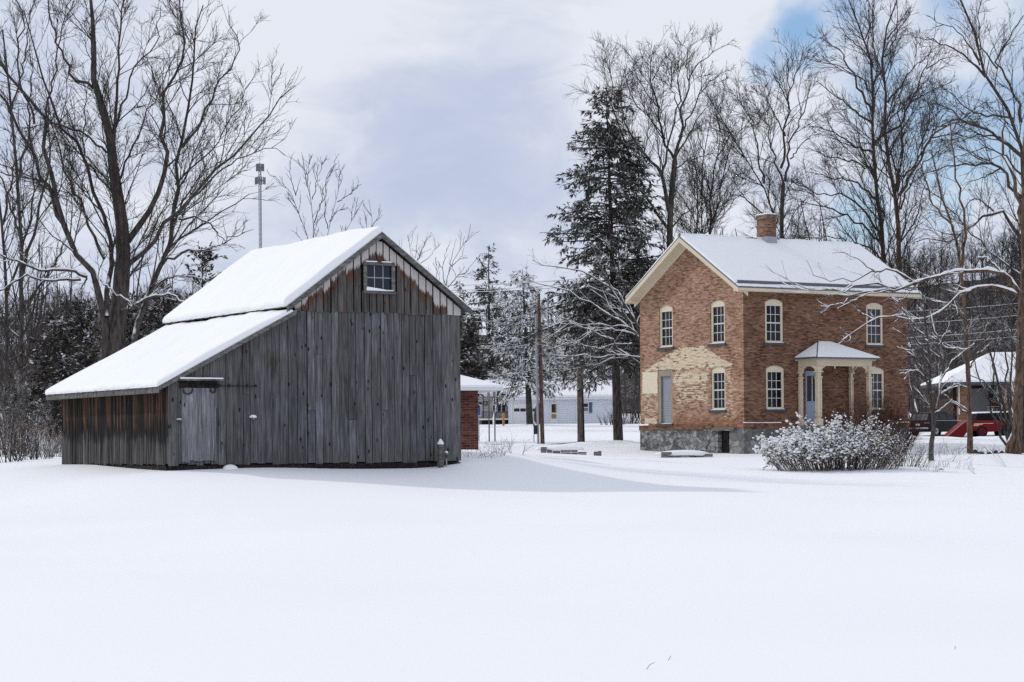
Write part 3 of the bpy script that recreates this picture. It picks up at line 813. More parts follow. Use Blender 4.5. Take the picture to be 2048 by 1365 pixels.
snow_slab('ledge_snow', hR(9.2, .273, .075), hr*1.3, nr*-.07, .05, .03, ledge, (1, 1, 1, 0), 24, 5, .008, seed=6)
# windows: 6 over 6, cream frame with arched head, slate sill
def window(pf, ax, nx_, o, glass=M_GLASS, snow=True):
    u0, u1, v0, v1, rise = o['u0'], o['u1'], o['v0'], o['v1'], o['rise']
    uc, hw = (u0+u1)/2, (u1-u0)/2
    fr = MB(); D = -.05
    sv = .12
    fr.box(pf(u0+.065, (v0+v1)/2, D-.03), .063, .03, (v1-v0)/2-.002, ax, nx_)
    fr.box(pf(u1-.065, (v0+v1)/2, D-.03), .063, .03, (v1-v0)/2-.002, ax, nx_)
    fr.box(pf(uc, v0+.055, D-.02), hw-.135, .03, .052, ax, nx_)
    hv = v1-.17
    arch = [pf(u0+.003, hv, D+.004), pf(u1-.003, hv, D+.004)] + [pf(uc+hw*.995*math.cos(t), v1+rise*.985*(1-math.cos(t)**2), D+.004) for t in np.linspace(0, math.pi, 13)]
    fr.prism(arch, nx_*-.055)
    fo = fr.build('window', M_CREAM2, house)
    gl = MB(); gl.box(pf(uc, (v0+hv)/2, D-.075), hw-.11, .004, (hv-v0)/2, ax, nx_); gl.build('pane', glass, fo)
    sa = MB(); a0, a1 = u0+.13, u1-.13; b0, b1 = v0+.11, hv; mid = (b0+b1)/2+.02
    for i in (1, 2): sa.box(pf(a0+(a1-a0)*i/3, (b0+b1)/2, D-.06), .012, .012, (b1-b0)/2, ax, nx_)
    for vv, h_ in ((mid, .03), ((b0+mid)/2, .013), ((mid+b1)/2, .013)): sa.box(pf(uc, vv, D-.055), (a1-a0)/2, .014, h_, ax, nx_)
    sa.build('sash', M_MUNT, fo)
    si = MB(); si.box(pf(uc, v0-.065, .0), hw+.12, .09, .06, ax, nx_); so = si.build('sill', M_SILL, fo, bevel=.01)
    if snow:
        mb = MB(); mb.box(pf(uc, v0+.015, -.01), hw-.02, .05, .018, ax, nx_); mb.build('ledge_snow', M_SNOW, fo, bevel=.012)
for o in GW: window(hL, hl, nl, o)
M_GLASS2 = m_glass('pale_reflection_glass', (.045, .045, .047), .12)  # window reflection put in as a paler base colour
for i, o in enumerate(FW): window(hR, hr, nr, o, M_GLASS2 if i in (1, 3) else M_GLASS)
# side door in the gable: weathered frame, louvred grey leaf
mb = MB()
mb.box(hL(6.37-.53, 1.67, -.07), .075, .06, 1.34, hl, nl); mb.box(hL(6.37+.5, 1.67, -.07), .105, .06, 1.34, hl, nl); mb.box(hL(6.37, 2.86, -.06), .46, .06, .15, hl, nl)
sd = mb.build('side_door', m_flat('worn_door_frame', (.30, .26, .2), .8, .2, .3), house)
mb = MB()
for i in range(20): mb.box(hL(6.28, .78+i*.088, -.10), .33, .012, .040, hl, nl*.9+UP*.35)
mb.box(hL(6.28, .55, -.12), .40, .02, .2, hl, nl); mb.box(hL(6.28, 2.6, -.12), .40, .02, .1, hl, nl); mb.box(hL(5.92, 1.6, -.115), .04, .02, 1.2, hl, nl); mb.box(hL(6.66, 1.6, -.115), .05, .02, 1.2, hl, nl)
mb.build('door_leaf', m_flat('blue_grey_louvres', (.28, .29, .33), .7, .3, .2, 6.), sd)
mb = MB(); mb.box(hL(6.4, .255, .02), .72, .1, .055, hl, nl); mb.build('sill', M_SILL, sd)
mb = MB(); mb.box(hL(6.2, .33, .0), .42, .08, .02, hl, nl); mb.build('ledge_snow', M_SNOW, sd, bevel=.015)
# front door
mb = MB(); mb.box(hR(4.3, .75, -.12), .45, .02, .54, hr, nr); mb.box(hR(3.91, 1.95, -.12), .06, .02, .66, hr, nr); mb.box(hR(4.69, 1.95, -.12), .06, .02, .66, hr, nr); mb.box(hR(4.3, 2.7, -.12), .45, .025, .12, hr, nr)
mb.box(hR(4.3, 1.3, -.09), .33, .015, .03, hr, nr)
fd = mb.build('door', m_flat('pale_blue_door', (.34, .39, .5), .6, .3, .15), house)
mb = MB(); mb.box(hR(4.3, 1.95, -.125), .34, .008, .63, hr, nr); mb.build('pane', M_GLASS, fd)
mb = MB(); mb.box(hR(4.3, 1.95, -.11), .022, .008, .62, hr, nr); mb.build('sash', M_MUNT, fd)
# roof
GO, EO = .62, .40       # gable and eave overhangs
RV = 9.56               # ridge
def rv(u): return RV - RSL*abs(u-AU)
roof = MB()
for sgn, ue in ((0, -EO), (1, WL+EO)):
    poly = [hL(ue, rv(ue), GO), hL(AU, RV-.002*sgn, GO), hL(AU, RV-.07-.002*sgn, GO), hL(ue, rv(ue)-.07, GO)]
    roof.prism(poly, hr*(WR+2*GO))
rf = roof.build('roof', M_METAL, house)
mb = MB()   # cream rake boards, soffits, eave boxes
for s0, s1 in ((-EO, AU), (WL+EO, AU)):
    for base in (GO-.035, -WR-GO):
        mb.prism([hL(s0, rv(s0)-.075, base), hL(s1, rv(s1)-.075, base), hL(s1, rv(s1)-.30, base), hL(s0, rv(s0)-.30, base)], nl*.033)
    for base, dep in ((.012, GO-.05), (-WR-GO+.05, GO-.07)):
        mb.prism([hL(s0, rv(s0)-.26, base), hL(s1, rv(s1)-.26, base), hL(s1, rv(s1)-.285, base), hL(s0, rv(s0)-.285, base)], nl*dep)
    for base, dep, vo, hh in ((.014, .05, -.29, .16),):
        mb.prism([hL(s0, rv(s0)+vo, base), hL(s1, rv(s1)+vo, base), hL(s1, rv(s1)+vo-hh, base), hL(s0, rv(s0)+vo-hh, base)], nl*dep)
mb.box(hR(WR/2, 6.665, EO/2-.01), WR/2+GO-.04, EO/2, .1, hr, nr)
mb.box(hL(WL, 6.665, 0)+hr*WR/2+hl*(EO/2-.01), WR/2+GO-.04, EO/2, .1, hr, hl)
mb.build('eave_trim', M_CREAM, house)
sn = .10
LR = WR+2*GO
ev = hL(AU, RV, 0)-hL(-EO+.02, rv(-EO+.02), 0)
snow_slab('roof_snow', hL(-EO+.24, rv(-EO+.24), GO-.01), hr*(LR-.02), hL(AU-.05, rv(AU-.05), 0)-hL(-EO+.24, rv(-EO+.24), 0), sn, .08, rf, (1, 1, 1, 0), 60, 30, .004, seed=11)
snow_slab('roof_snow', hL(-EO+.0, rv(-EO+.0)+.002, GO-.01), hr*(LR-.02), hL(-EO+.2, rv(-EO+.2), 0)-hL(-EO, rv(-EO), 0), .05, .05, rf, (1, 1, 1, 1), 80, 5, .012, seed=12)
snow_slab('roof_snow', hL(WL+EO, rv(WL+EO), GO-.01), hr*(LR-.02), hL(AU+.05, rv(AU+.05), 0)-hL(WL+EO, rv(WL+EO), 0), sn, .08, rf, (1, 1, 1, 0), 60, 30, .012, seed=13)
mb = MB(); mb.prism([hL(-EO+.2, rv(-EO+.2), GO-.15), hL(-EO+.235, rv(-EO+.235), GO-.15), hL(-EO+.235, rv(-EO+.235)+.17, GO-.15), hL(-EO+.2, rv(-EO+.2)+.15, GO-.15)], hr*(LR-.3)); mb.build('gutter_board', M_METAL, house)
mb = MB(); mb.prism([hL(AU-.09, RV-.01, GO+.02), hL(AU, RV+.11, GO+.02), hL(AU+.09, RV-.01, GO+.02)], hr*(LR+.04)); rc = mb.build('ridge_cap', M_METAL, house)
for k, (a, L_) in enumerate(((.1, 1.5), (1.75, 2.4), (4.9, 1.3), (6.3, 2.6), (9.0, 2.3))):
    snow_slab('ledge_snow', hL(AU-.06, RV+.045, GO)+hr*a, hr*L_, hl*.12, .1, .06, rc, (1, 1, 1, 1), 16, 6, .015, seed=20+k)
# chimney
A2 = np.array([[hr[0], -ray(1533, 470)[0]], [hr[1], -1.]])
cbase = H0 + AU*hl
tch = np.linalg.solve(A2, -cbase[:2])[0]
cc = cbase + tch*hr
mb = MB()
def chim(c, w, d, v0, v1):
    q = [c-w*hr-d*hl, c+w*hr-d*hl, c+w*hr+d*hl, c-w*hr+d*hl]
    z0, z1 = H0[2]+v0, H0[2]+v1
    uvx = [0, 2*w, 2*w+2*d, 4*w+2*d]
    for i in range(4):
        a, e = q[i], q[(i+1) % 4]; L_ = 2*w if i % 2 == 0 else 2*d
        mb.face([(*a[:2], z0), (*e[:2], z0), (*e[:2], z1), (*a[:2], z1)], [(uvx[i], v0), (uvx[i]+L_, v0), (uvx[i]+L_, v1), (uvx[i], v1)])
    mb.face([(*p[:2], z1) for p in q], [(0, 0)]*4)
cw, cd_ = .29, .43
chim(cc, cw, cd_, RV-.6, 10.75); chim(cc, cw+.04, cd_+.04, 10.62, 10.8)
ch = mb.build('chimney', M_BRICK_C, house)
mb = MB(); mb.box(cc+np.array([0, 0, 10.83]), cw+.02, cd_+.02, .028, hr, hl); mb.build('cap', M_STONE2, ch)
snow_slab('ledge_snow', cc-(cw+.02)*hr-(cd_+.02)*hl+10.86*UP, hr*2*(cw+.02), hl*2*(cd_+.02), .06, .06, ch, (1, 1, 1, 1), 10, 10, .006, seed=31)
mb = MB(); mb.box(cc+np.array([0, 0, RV-.16]), cw+.03, cd_+.03, .33, hr, hl); mb.build('flashing', M_GALV, ch)
# porch
porch = MB()
PU0, PU1, PO = 3.42, 6.62, 1.42
porch.box(hR((PU0+PU1)/2, .04, PO/2+.05), (PU1-PU0)/2+.25, PO/2+.2, .08, hr, nr)
po = porch.build('porch_floor', M_STONE2, house)
def porch_post(u, o, w=.1):
    mb = MB()
    mb.box(hR(u, .28, o), w+.035, w+.035, .18, hr, nr)
    mb.box(hR(u, 1.5, o), w*.72, w*.72, 1.08, hr, nr)
    for a in (-1, 1):
        for c_ in (-1, 1): mb.box(hR(u+a*w*.72, 1.5, o+c_*w*.72), w*.28, w*.28, .95, hr, nr)
    mb.box(hR(u, 2.46, o), w+.025, w+.025, .035, hr, nr); mb.box(hR(u, 2.6, o), w*.8, w*.8, .1, hr, nr); mb.box(hR(u, 2.72, o), w+.05, w+.05, .03, hr, nr)
    mb.box(hR(u, 2.87, o), w*1.0, w*1.0, .13, hr, nr)
    mb.build('porch_post', M_CREAM, po, bevel=.008)
porch_post(PU0, .09, .085); porch_post(PU0, PO, .12); porch_post(PU1, PO, .1); porch_post(PU1, .09, .085)
mb = MB()
mb.box(hR((PU0+PU1)/2, 3.14, PO), (PU1-PU0)/2+.12, .075, .14, hr, nr)
for uu in (PU0, PU1): mb.box(hR(uu, 3.14, (PO-.08)/2), .075, (PO-.08)/2-.004, .139, hr, nr)
mb.box(hR((PU0+PU1)/2, 3.325, PO/2+.02), (PU1-PU0)/2+.26, PO/2+.2, .045, hr, nr)
mb.build('porch_beam', M_CREAM, po)
def bracket(u, o, du, dn):
    mb = MB(); d = du*hr + dn*nr; s = np.cross(d, UP)
    P = [hR(u, 3.0, o)+d*a+UP*h for a, h in ((.1, 0), (.42, 0), (.40, -.06), (.30, -.09), (.22, -.16), (.19, -.26), (.1, -.3))]
    mb.prism([p - s*.03 for p in P], s*.06); mb.build('bracket', M_CREAM, po)
for u, sg in ((PU0, 1), (PU1, -1)):
    bracket(u, PO, sg, 0); bracket(u, PO, 0, -1); bracket(u, .09, 0, 1); bracket(u, PO, -sg, 0)
for uu in (4.45, 5.6):
    mb = MB(); mb.lathe(hR(uu, 2.86, PO), [(.01, 0), (.04, .03), (.03, .06), (.05, .1), (.05, .15)], 8); mb.build('drop_finial', M_CREAM, po)
er = MB(); E0, E1, EOo, EV = PU0-.42, PU1+.42, PO+.42, 3.385
apx = [hR(4.6, 4.22, .02), hR(5.4, 4.22, .02)]
cL0, cL1, cR1, cR0 = hR(E0, EV, .02), hR(E0, EV, EOo), hR(E1, EV, EOo), hR(E1, EV, .02)
dn_ = UP*.05
for poly in ([cL1, cR1, apx[1], apx[0]], [cL0, cL1, apx[0]], [cR1, cR0, apx[1]]):
    er.prism(poly, -dn_)
pr = er.build('porch_roof', M_METAL, po)
mb = MB()
def inset(poly, k=.97, up=.012):
    c_ = sum(poly)/len(poly); return [c_+(p-c_)*k+UP*up for p in poly]
mb.prism(inset([cL1, cR1, apx[1], apx[0]], .985), UP*.05); mb.prism(inset([cL0, cL1, apx[0]], .9), UP*.05); mb.prism(inset([cR1, cR0, apx[1]], .95), UP*.05)
mb.build('roof_snow', M_SNOW, po, bevel=.02)

# ================================================================== brick shed behind the barn
q = W(957, 902, 80.)
sx, sy = np.array([.985, .17, 0]), np.array([-.17, .985, 0])
S0 = np.array([q[0], q[1], g1(q[0], q[1])-.1])
shed = thing('brick_shed', 'small red brick building with a low snowy roof half hidden by the barn', 'shed', S0-2*sx+2*sy)
mb = MB()
for a, d_, L_, off in ((S0-4.2*sx, sx, 4.2, 0), (S0, sy, 4.2, 4.2), (S0+4.2*sy, -sx, 4.2, 8.4), (S0-4.2*sx+4.2*sy, -sy, 4.2, 12.6)):
    mb.face([a-UP*.4, a+L_*d_-UP*.4, a+L_*d_+2.45*UP, a+2.45*UP], [(off, -.4), (off+L_, -.4), (off+L_, 2.45), (off, 2.45)])
mb.build('wall', M_BRICK_S, shed)
mb = MB()
c1, c2, c3, c4 = S0-4.9*sx-.6*sy, S0+.85*sx-.6*sy, S0+.85*sx+4.8*sy, S0-4.9*sx+4.8*sy
e_ = UP*2.36
mb.prism([c1+e_, c2+e_, c3+e_, c4+e_], UP*.1)
r_ = mb.build('roof', M_WHITE, shed)
ap = S0-2*sx+2.1*sy+UP*3.42
mb = MB(); i = 0
b4 = [p+UP*2.465 for p in (c1, c2, c3, c4)]; t4 = [p*.985+(ap-UP*.9)*.015+UP*.09 for p in b4]
for k in range(4):
    mb.face([b4[k], b4[(k+1) % 4], t4[(k+1) % 4], t4[k]]); mb.face([t4[k], t4[(k+1) % 4], ap])
mb.build('roof_snow', M_SNOW, shed)

# ================================================================== white ranch house with garage
def face_house(Y): 
    return lambda px, py, dY=0.: W(px, py, Y+dY)
RY = 216.
fw = face_house(RY)
ax_ = np.array([1., 0, 0]); ay_ = np.array([0, 1., 0])
pL, pR = fw(1017, 852), fw(1226, 851)
ZG = min(pL[2], pR[2])-.8
ranch = thing('ranch_house', 'long low white house with attached garage across the street', 'house', ((pL[0]+pR[0])/2, RY+3, pL[2]))
ez = fw(1120, 795)[2]
def rect_uv(mb, x0, x1, z0, z1, y, mi=0):
    mb.face([(x0, y, z0), (x1, y, z0), (x1, y, z1), (x0, y, z1)], [(x0, z0), (x1, z0), (x1, z1), (x0, z1)], mi)
mb = MB()
rect_uv(mb, pL[0], pR[0], ZG, ez, RY)
for xx in (pL[0], pR[0]): mb.face([(xx, RY, ZG), (xx, RY+8, ZG), (xx, RY+8, ez), (xx, RY, ez)], [(0, ZG), (8, ZG), (8, ez), (0, ez)])
rect_uv(mb, pL[0], pR[0], ZG, ez, RY+8)
mb.build('wall', M_SIDING, ranch)
mb = MB(); rz = fw(1120, 770)[2]+.3
mb.prism([(pL[0]-.5, RY-.5, ez-.02), (pL[0]-.5, RY+4, rz), (pL[0]-.5, RY+8.5, ez-.02), (pL[0]-.5, RY+8.5, ez-.22), (pL[0]-.5, RY-.5, ez-.22)], (pR[0]-pL[0]+1., 0, 0))
rr = mb.build('roof', M_WHITE, ranch)
v_ = np.array([0, 4.5, rz-ez+.02])
snow_slab('roof_snow', (pL[0]-.52, RY-.52, ez-.015), (pR[0]-pL[0]+1.04, 0, 0), v_, .2, .15, rr, (1, 1, 1, 0), 50, 12, .02, seed=41)
snow_slab('roof_snow', (pL[0]-.52, RY+8.52, ez-.015), (pR[0]-pL[0]+1.04, 0, 0), v_*np.array([1, -1, 1]), .2, .15, rr, (1, 1, 1, 0), 50, 12, .02, seed=42)
def panel(name, mat, x0, y0, x1, y1, d=.06, parent=ranch, Yw=RY):
    a = W(x0, y1, Yw); e = W(x1, y0, Yw); mb = MB()
    mb.box(((a[0]+e[0])/2, Yw-d/2, (a[2]+e[2])/2), abs(e[0]-a[0])/2, d/2, abs(e[2]-a[2])/2)
    return mb.build(name, mat, parent)
gd = panel('garage_door', M_WHITE, 1026, 807, 1077, 850, .05)
for i in range(4): panel('pane', M_IRON, 1028.3+i*12.4, 817.5, 1038.8+i*12.4, 823.5, .09, gd)
for i in (1, 2, 3): panel('seam', M_GALV, 1026.3, 823.5+i*6.3, 1076.7, 824+i*6.3, .06, gd)
for xx in (1022, 1079): panel('corner_trim', M_WHITE, xx, 800, xx+3.2, 851, .1)
panel('corner_trim', M_WHITE, 1152.5, 796, 1155.5, 850, .1)
fdr = panel('door', M_WHITE, 1100.5, 805.5, 1114.8, 849, .08)
panel('pane', m_flat('tan_door_panel', (.22, .14, .08)), 1103, 808.5, 1112.8, 826, .1, fdr)
panel('pane', M_IRON, 1103.6, 809, 1109.5, 824.5, .115, fdr)
panel('kick_panel', m_flat('brown_door_panel', (.32, .2, .12)), 1103, 828.5, 1112.6, 837.5, .1, fdr)
wi = panel('window', M_WHITE, 1163.5, 805.5, 1177.5, 825, .08)
panel('pane', M_IRON, 1165, 807.5, 1175.8, 814.5, .1, wi); panel('pane', m_flat('window_blind', (.2, .2, .22)), 1165, 816, 1175.8, 823, .1, wi)
for a, e in ((1155.8, 1162.2), (1178, 1184)): panel('shutter', M_SHUT, a, 805.5, e, 826, .08)

# neighbour with porch, left of the garage
NY = 219.
nL, nR = W(945, 851, NY), W(1017, 851, NY)
nb = thing('porch_house', 'beige house with tall dark windows and a railed porch left of the garage', 'house', ((nL[0]+nR[0])/2, NY+3, nL[2]))
ez2 = W(990, 789, NY)[2]
mb = MB(); rect_uv(mb, nL[0]-2, nR[0], ZG, ez2, NY); rect_uv(mb, nL[0]-2, nR[0], ZG, ez2, NY+7)
for xx in (nL[0]-2, nR[0]): mb.face([(xx, NY, ZG), (xx, NY+7, ZG), (xx, NY+7, ez2), (xx, NY, ez2)], [(0, ZG), (7, ZG), (7, ez2), (0, ez2)])
mb.build('wall', M_SIDING2, nb)
mb = MB(); rz2 = W(980, 762, NY)[2]
mb.prism([(nL[0]-2.4, NY-.5, ez2), (nL[0]-2.4, NY+3.5, rz2), (nL[0]-2.4, NY+7.5, ez2), (nL[0]-2.4, NY+7.5, ez2-.2), (nL[0]-2.4, NY-.5, ez2-.2)], (nR[0]-nL[0]+2.8, 0, 0))
r3 = mb.build('roof', M_WHITE, nb)
snow_slab('roof_snow', (nL[0]-2.42, NY-.52, ez2+.005), (nR[0]-nL[0]+2.84, 0, 0), (0, 4.02, rz2-ez2), .2, .15, r3, (1, 1, 1, 0), 20, 10, .02, seed=44)
snow_slab('roof_snow', (nL[0]-2.42, NY+7.52, ez2+.005), (nR[0]-nL[0]+2.84, 0, 0), (0, -4.02, rz2-ez2), .2, .15, r3, (1, 1, 1, 0), 20, 10, .02, seed=45)
for a in (986, 995, 1004): 
    w_ = panel('window', M_WHITE, a-1, 806, a+8, 824.5, .08, nb, NY); panel('pane', M_IRON, a, 807, a+6.8, 823.5, .1, w_, NY)
panel('porch_deck', M_SNOW, 957, 837.5, 1018, 841, 1.6, nb, NY); panel('porch_skirt', M_DARKW, 964, 841.2, 1016, 850, 1.4, nb, NY)
mb = MB()
for xx in np.linspace(957, 1016, 22):
    a = W(xx, 838, NY-1.5); e = W(xx, 824, NY-1.5); mb.tube([a, e], .022, 5)
mb.tube([W(957, 824, NY-1.5), W(1016, 824.5, NY-1.5)], .03, 5); mb.build('railing', M_IRON, nb)
for px_ in (966.5, 1017.5):
    mb = MB(); mb.tube([W(px_, 840, NY-1.4), W(px_, 790, NY-1.4)], .05, 6); mb.build('porch_column', M_DARKW if px_ < 1000 else M_WHITE, nb)
mb = MB(); c_ = W(970.5, 807, NY-.1)
pts = [c_ + np.array([.2*math.cos(t), 0, .2*math.sin(t)]) for t in np.linspace(0, 2*math.pi, 17)]
mb.tube(pts, .06, 6); o = mb.build('wreath', m_flat('wreath_green', (.02, .03, .02)), None, c_)
tag(o, 'dark round wreath hung on the beige porch wall', 'wreath')
# blue sign beside the shed
a = W(957.5, 822, 150.); bs = thing('blue_sign', 'blue sign with white border partly hidden by the brick shed', 'sign', at(957.5, 150))
mb = MB(); mb.box(a, .16, .02, .36); mb.build('sign_panel', m_flat('sign_blue', (.03, .09, .3), .4, .4, .05), bs)
mb = MB()
for dx, dz, hx_, hz_ in ((.145, 0, .015, .36), (-.145, 0, .015, .36), (0, .345, .13, .015), (0, -.345, .13, .015)): mb.box(a+np.array([dx, -.025, dz]), hx_, .006, hz_)
mb.build('sign_border', M_WHITE, bs)
mb = MB(); q = at(957.5, 150); mb.tube([(a[0], 150.03, q[2]-.3), (a[0], 150.03, a[2]-.3)], .04, 6); mb.build('sign_post', M_GALV, bs)
# two sign posts seen edge on
for px_, top_, lab in ((978.5, 768, 'left of two thin street sign posts beyond the brick shed'), (990, 763, 'right of two thin street sign posts beyond the brick shed')):
    q = at(px_, 147.)
    t_ = thing('street_sign', lab, 'street sign', q, 'two thin sign posts by the street')
    mb = MB(); zt = W(px_, top_, 147.)[2]; mb.tube([q-UP*.3, (q[0], q[1], zt)], .05, 6); mb.build('sign_post', m_flat('sign_post_grey', (.12, .115, .12)), t_)
    mb = MB(); mb.box((q[0]-.02, q[1]-.1, zt-.62), .09, .34, .45); mb.build('sign_panel', m_flat('sign_back_grey', (.2, .21, .23)), t_, bevel=.02)
q = at(1068, 146.); mb = MB(); mb.tube([q-UP*.2, q+UP*1.15], .03, 6); mb.box(q+UP*1.2, .05, .05, .1)
tag(mb.build('marker_stake', M_TRIMW, None, q), 'thin wooden marker stake in the snow left of the tall pole', 'stake')
q = at(1007, 206.); mb = MB(); mb.lathe(q-UP*.2, [(.1, 0), (.11, .9), (.15, 1.0), (.14, 1.3), (.05, 1.45)], 10)
tag(mb.build('orange_marker', m_flat('orange_plastic', (.5, .22, .06)), None, q), 'small orange marker standing before the railed porch', 'marker')
q = at(1076.5, 212.); mb = MB(); mb.lathe(q, [(.2, 0), (.42, .35), (.45, .9), (.3, 1.6), (.05, 2.2)], 10)
tag(mb.build('potted_evergreen', M_CEDAR, None, q), 'small dark rounded evergreen by the garage, behind the tall pole', 'shrub')

# utility poles and wires
M_POLE = m_bark('pole_wood', (.06, .042, .034), (.17, .105, .074), .1, 0, 1, .9)
qa = at(1080.5, 135.); za = W(1075, 588, 135.)[2]
pole = thing('utility_pole', 'tall brown utility pole with a grey conduit, right of the barn', 'utility pole', qa)
mb = MB(); tp = W(1075.5, 588, 135.); mb.tube([qa+np.array([.15, 0, -.4]), (tp[0]+.05, 135., za)], [.14, .1], 10); mb.build('pole_shaft', M_POLE, pole, smooth=True)
mb = MB(); mb.tube([qa+np.array([-.12, -.14, -.2]), (tp[0]-.13, 134.87, za-1.2)], .075, 8); mb.build('conduit', M_GALV, pole)
mb = MB(); mb.box(qa+np.array([-.3, -.2, .85]), .1, .08, .28); mb.build('meter_box', M_IRON, pole, bevel=.02)
qb = at(1162.5, 138.)
pole2 = thing('utility_pole', 'short thick grey utility pole under the pine boughs, left of the big trunk', 'utility pole', qb)
mb = MB(); mb.tube([qb-UP*.4, qb+np.array([-.05, 0, 4.9])], [.25, .2], 10); mb.build('pole_shaft', m_bark('old_grey_pole', (.07, .058, .05), (.16, .13, .115), .1, 0, 1, .9), pole2, smooth=True)
mb = MB(); mb.tube([qb+np.array([.17, -.2, -.2]), qb+np.array([.1, -.16, 4.3])], .045, 6); mb.build('conduit', M_DARKW, pole2)
M_WIRE = m_bark('snowy_wire', (.05, .05, .055), (.08, .08, .085), 1., 50, 90, -.3)
def wire(pts, lab, r=.022, grp=None, sag=.4):
    P = []
    for a, e in zip(pts[:-1], pts[1:]):
        a, e = np.array(a), np.array(e)
        for t in np.linspace(0, 1, 14)[:-1]: P.append(a+(e-a)*t-UP*sag*4*t*(1-t))
    P.append(np.array(pts[-1]))
    mb = MB(); mb.tube(P, r, 5)
    tag(mb.build('power_line', M_WIRE, None, P[0], smooth=True), lab, 'power line', grp)
GP = 'power lines across the street'
for k, (y0, y1, y2, Yl, Yr) in enumerate([(640, 622, 598, 128, 150), (695, 666, 622, 130, 146), (688, 684, 650, 126, 142), (741, 738, 664, 128, 142)]):
    wire([W(885, y0, Yl), W(1076, y1, 135.), W(1500, y2+30, 138.), W(2120, y2, Yr)], ['highest', 'second highest', 'second lowest', 'lowest'][k]+' of four snowy power lines from barn to tall pole', .017, GP, .35)
for k, (y0, y1) in enumerate([(571, 558), (581, 565), (585, 572)]):
    wire([W(790, y0+10, 170.), W(900, y0, 165.), W(1330, y1-22, 165.)], ['upper', 'middle', 'lower'][k]+' of three high power lines crossing the distant spruce', .028, 'three high distant power lines', .3)
# lattice tower
q = at(524, 330.); tz = W(524, 330, 330.)[2]; q = np.array([q[0], 330., hill_z(q[0], 330.)-.5])
tw = thing('cell_tower', 'slim grey lattice cell tower with antennas behind the big left tree', 'tower', q)
mb = MB(); rr_ = .22
cs = [np.array([rr_*math.cos(t), rr_*math.sin(t), 0]) for t in (R(90), R(210), R(330))]
for c_ in cs: mb.tube([q+c_, np.array([q[0], q[1], tz])+c_], .045, 5)
zz = q[2]; k = 0
while zz < tz-1:
    for i in range(3):
        a, e = cs[i], cs[(i+1) % 3]
        mb.tube([np.array([q[0], q[1], zz])+a, np.array([q[0], q[1], zz+.75])+e], .022, 4, cap=False); mb.tube([np.array([q[0], q[1], zz])+a, np.array([q[0], q[1], zz])+e], .022, 4, cap=False)
    zz += .75
M_TOW = m_flat('tower_steel', (.22, .225, .25), .6, .3)
mb.build('lattice_mast', M_TOW, tw)
for zz, rad in ((tz-2.4, .95), (tz-.4, .7)):
    mb = MB()
    for i in range(3):
        t0, t1 = R(30+120*i), R(150+120*i)
        a = np.array([q[0]+rad*math.cos(t0), q[1]+rad*math.sin(t0), zz]); e = np.array([q[0]+rad*math.cos(t1), q[1]+rad*math.sin(t1), zz])
        mb.tube([a, e], .05, 5); mb.tube([np.array([q[0], q[1], zz]), a], .04, 5)
        for f in (.1, .37, .63, .9): mb.box(a+(e-a)*f, .08, .06, .55)
    mb.build('antenna', M_TOW, tw)
mb = MB(); mb.tube([(q[0], q[1], tz), (q[0], q[1], tz+1.6)], .03, 5); mb.build('mast_rod', M_TOW, tw)
# stone wall remains in the yard
def wall_bit(name, px0, px1, Y, h, lab, seed):
    a, e = at(px0, Y), at(px1, Y); r2 = random.Random(seed)
    t_ = thing(name, lab, 'stone wall', (a+e)/2); mb = MB(); x = a[0]
    while x < e[0]:
        wd = r2.uniform(.25, .5); z = g1(x, Y)-.15; k = 0; zt = z + .15 + h*r2.uniform(.85, 1.05)
        while z < zt-.05:
            hh = r2.uniform(.1, .17); j = r2.uniform(-.02, .02)
            mb.box((x+wd/2, Y+j, z+hh/2), wd/2-.01, .2, hh/2-.008); z += hh
        x += wd
    mb.build('stones', m_flat('wall_stone', (.17, .16, .155), .9, .2, .5, 2.5), t_, bevel=.015)
    lump('snow_cap', np.array([(a[0]+e[0])/2, Y+.15, max(a[2], e[2])+h-.03]), (e[0]-a[0])/2+.12, .45, .2, t_, seed=seed)
wall_bit('stone_wall', 1081, 1160, 100., .2, 'low stone wall under a thick pad of snow, right of the barn', 1)
wall_bit('stone_wall', 1322, 1412, 100., .17, 'low dark stone ledge with snow in front of the cellar wall', 2)
q = at(1195, 98.); mb = MB(); mb.box(q+UP*.07, .17, .15, .12); mb.box(q+UP*.12+np.array([.1, 0, 0]), .08, .13, .1)
tag(mb.build('loose_stone', m_flat('loose_stone_grey', (.16, .15, .145), .9, .2, .4), None, q, bevel=.03), 'single loose grey stone poking out of the yard snow', 'stone')

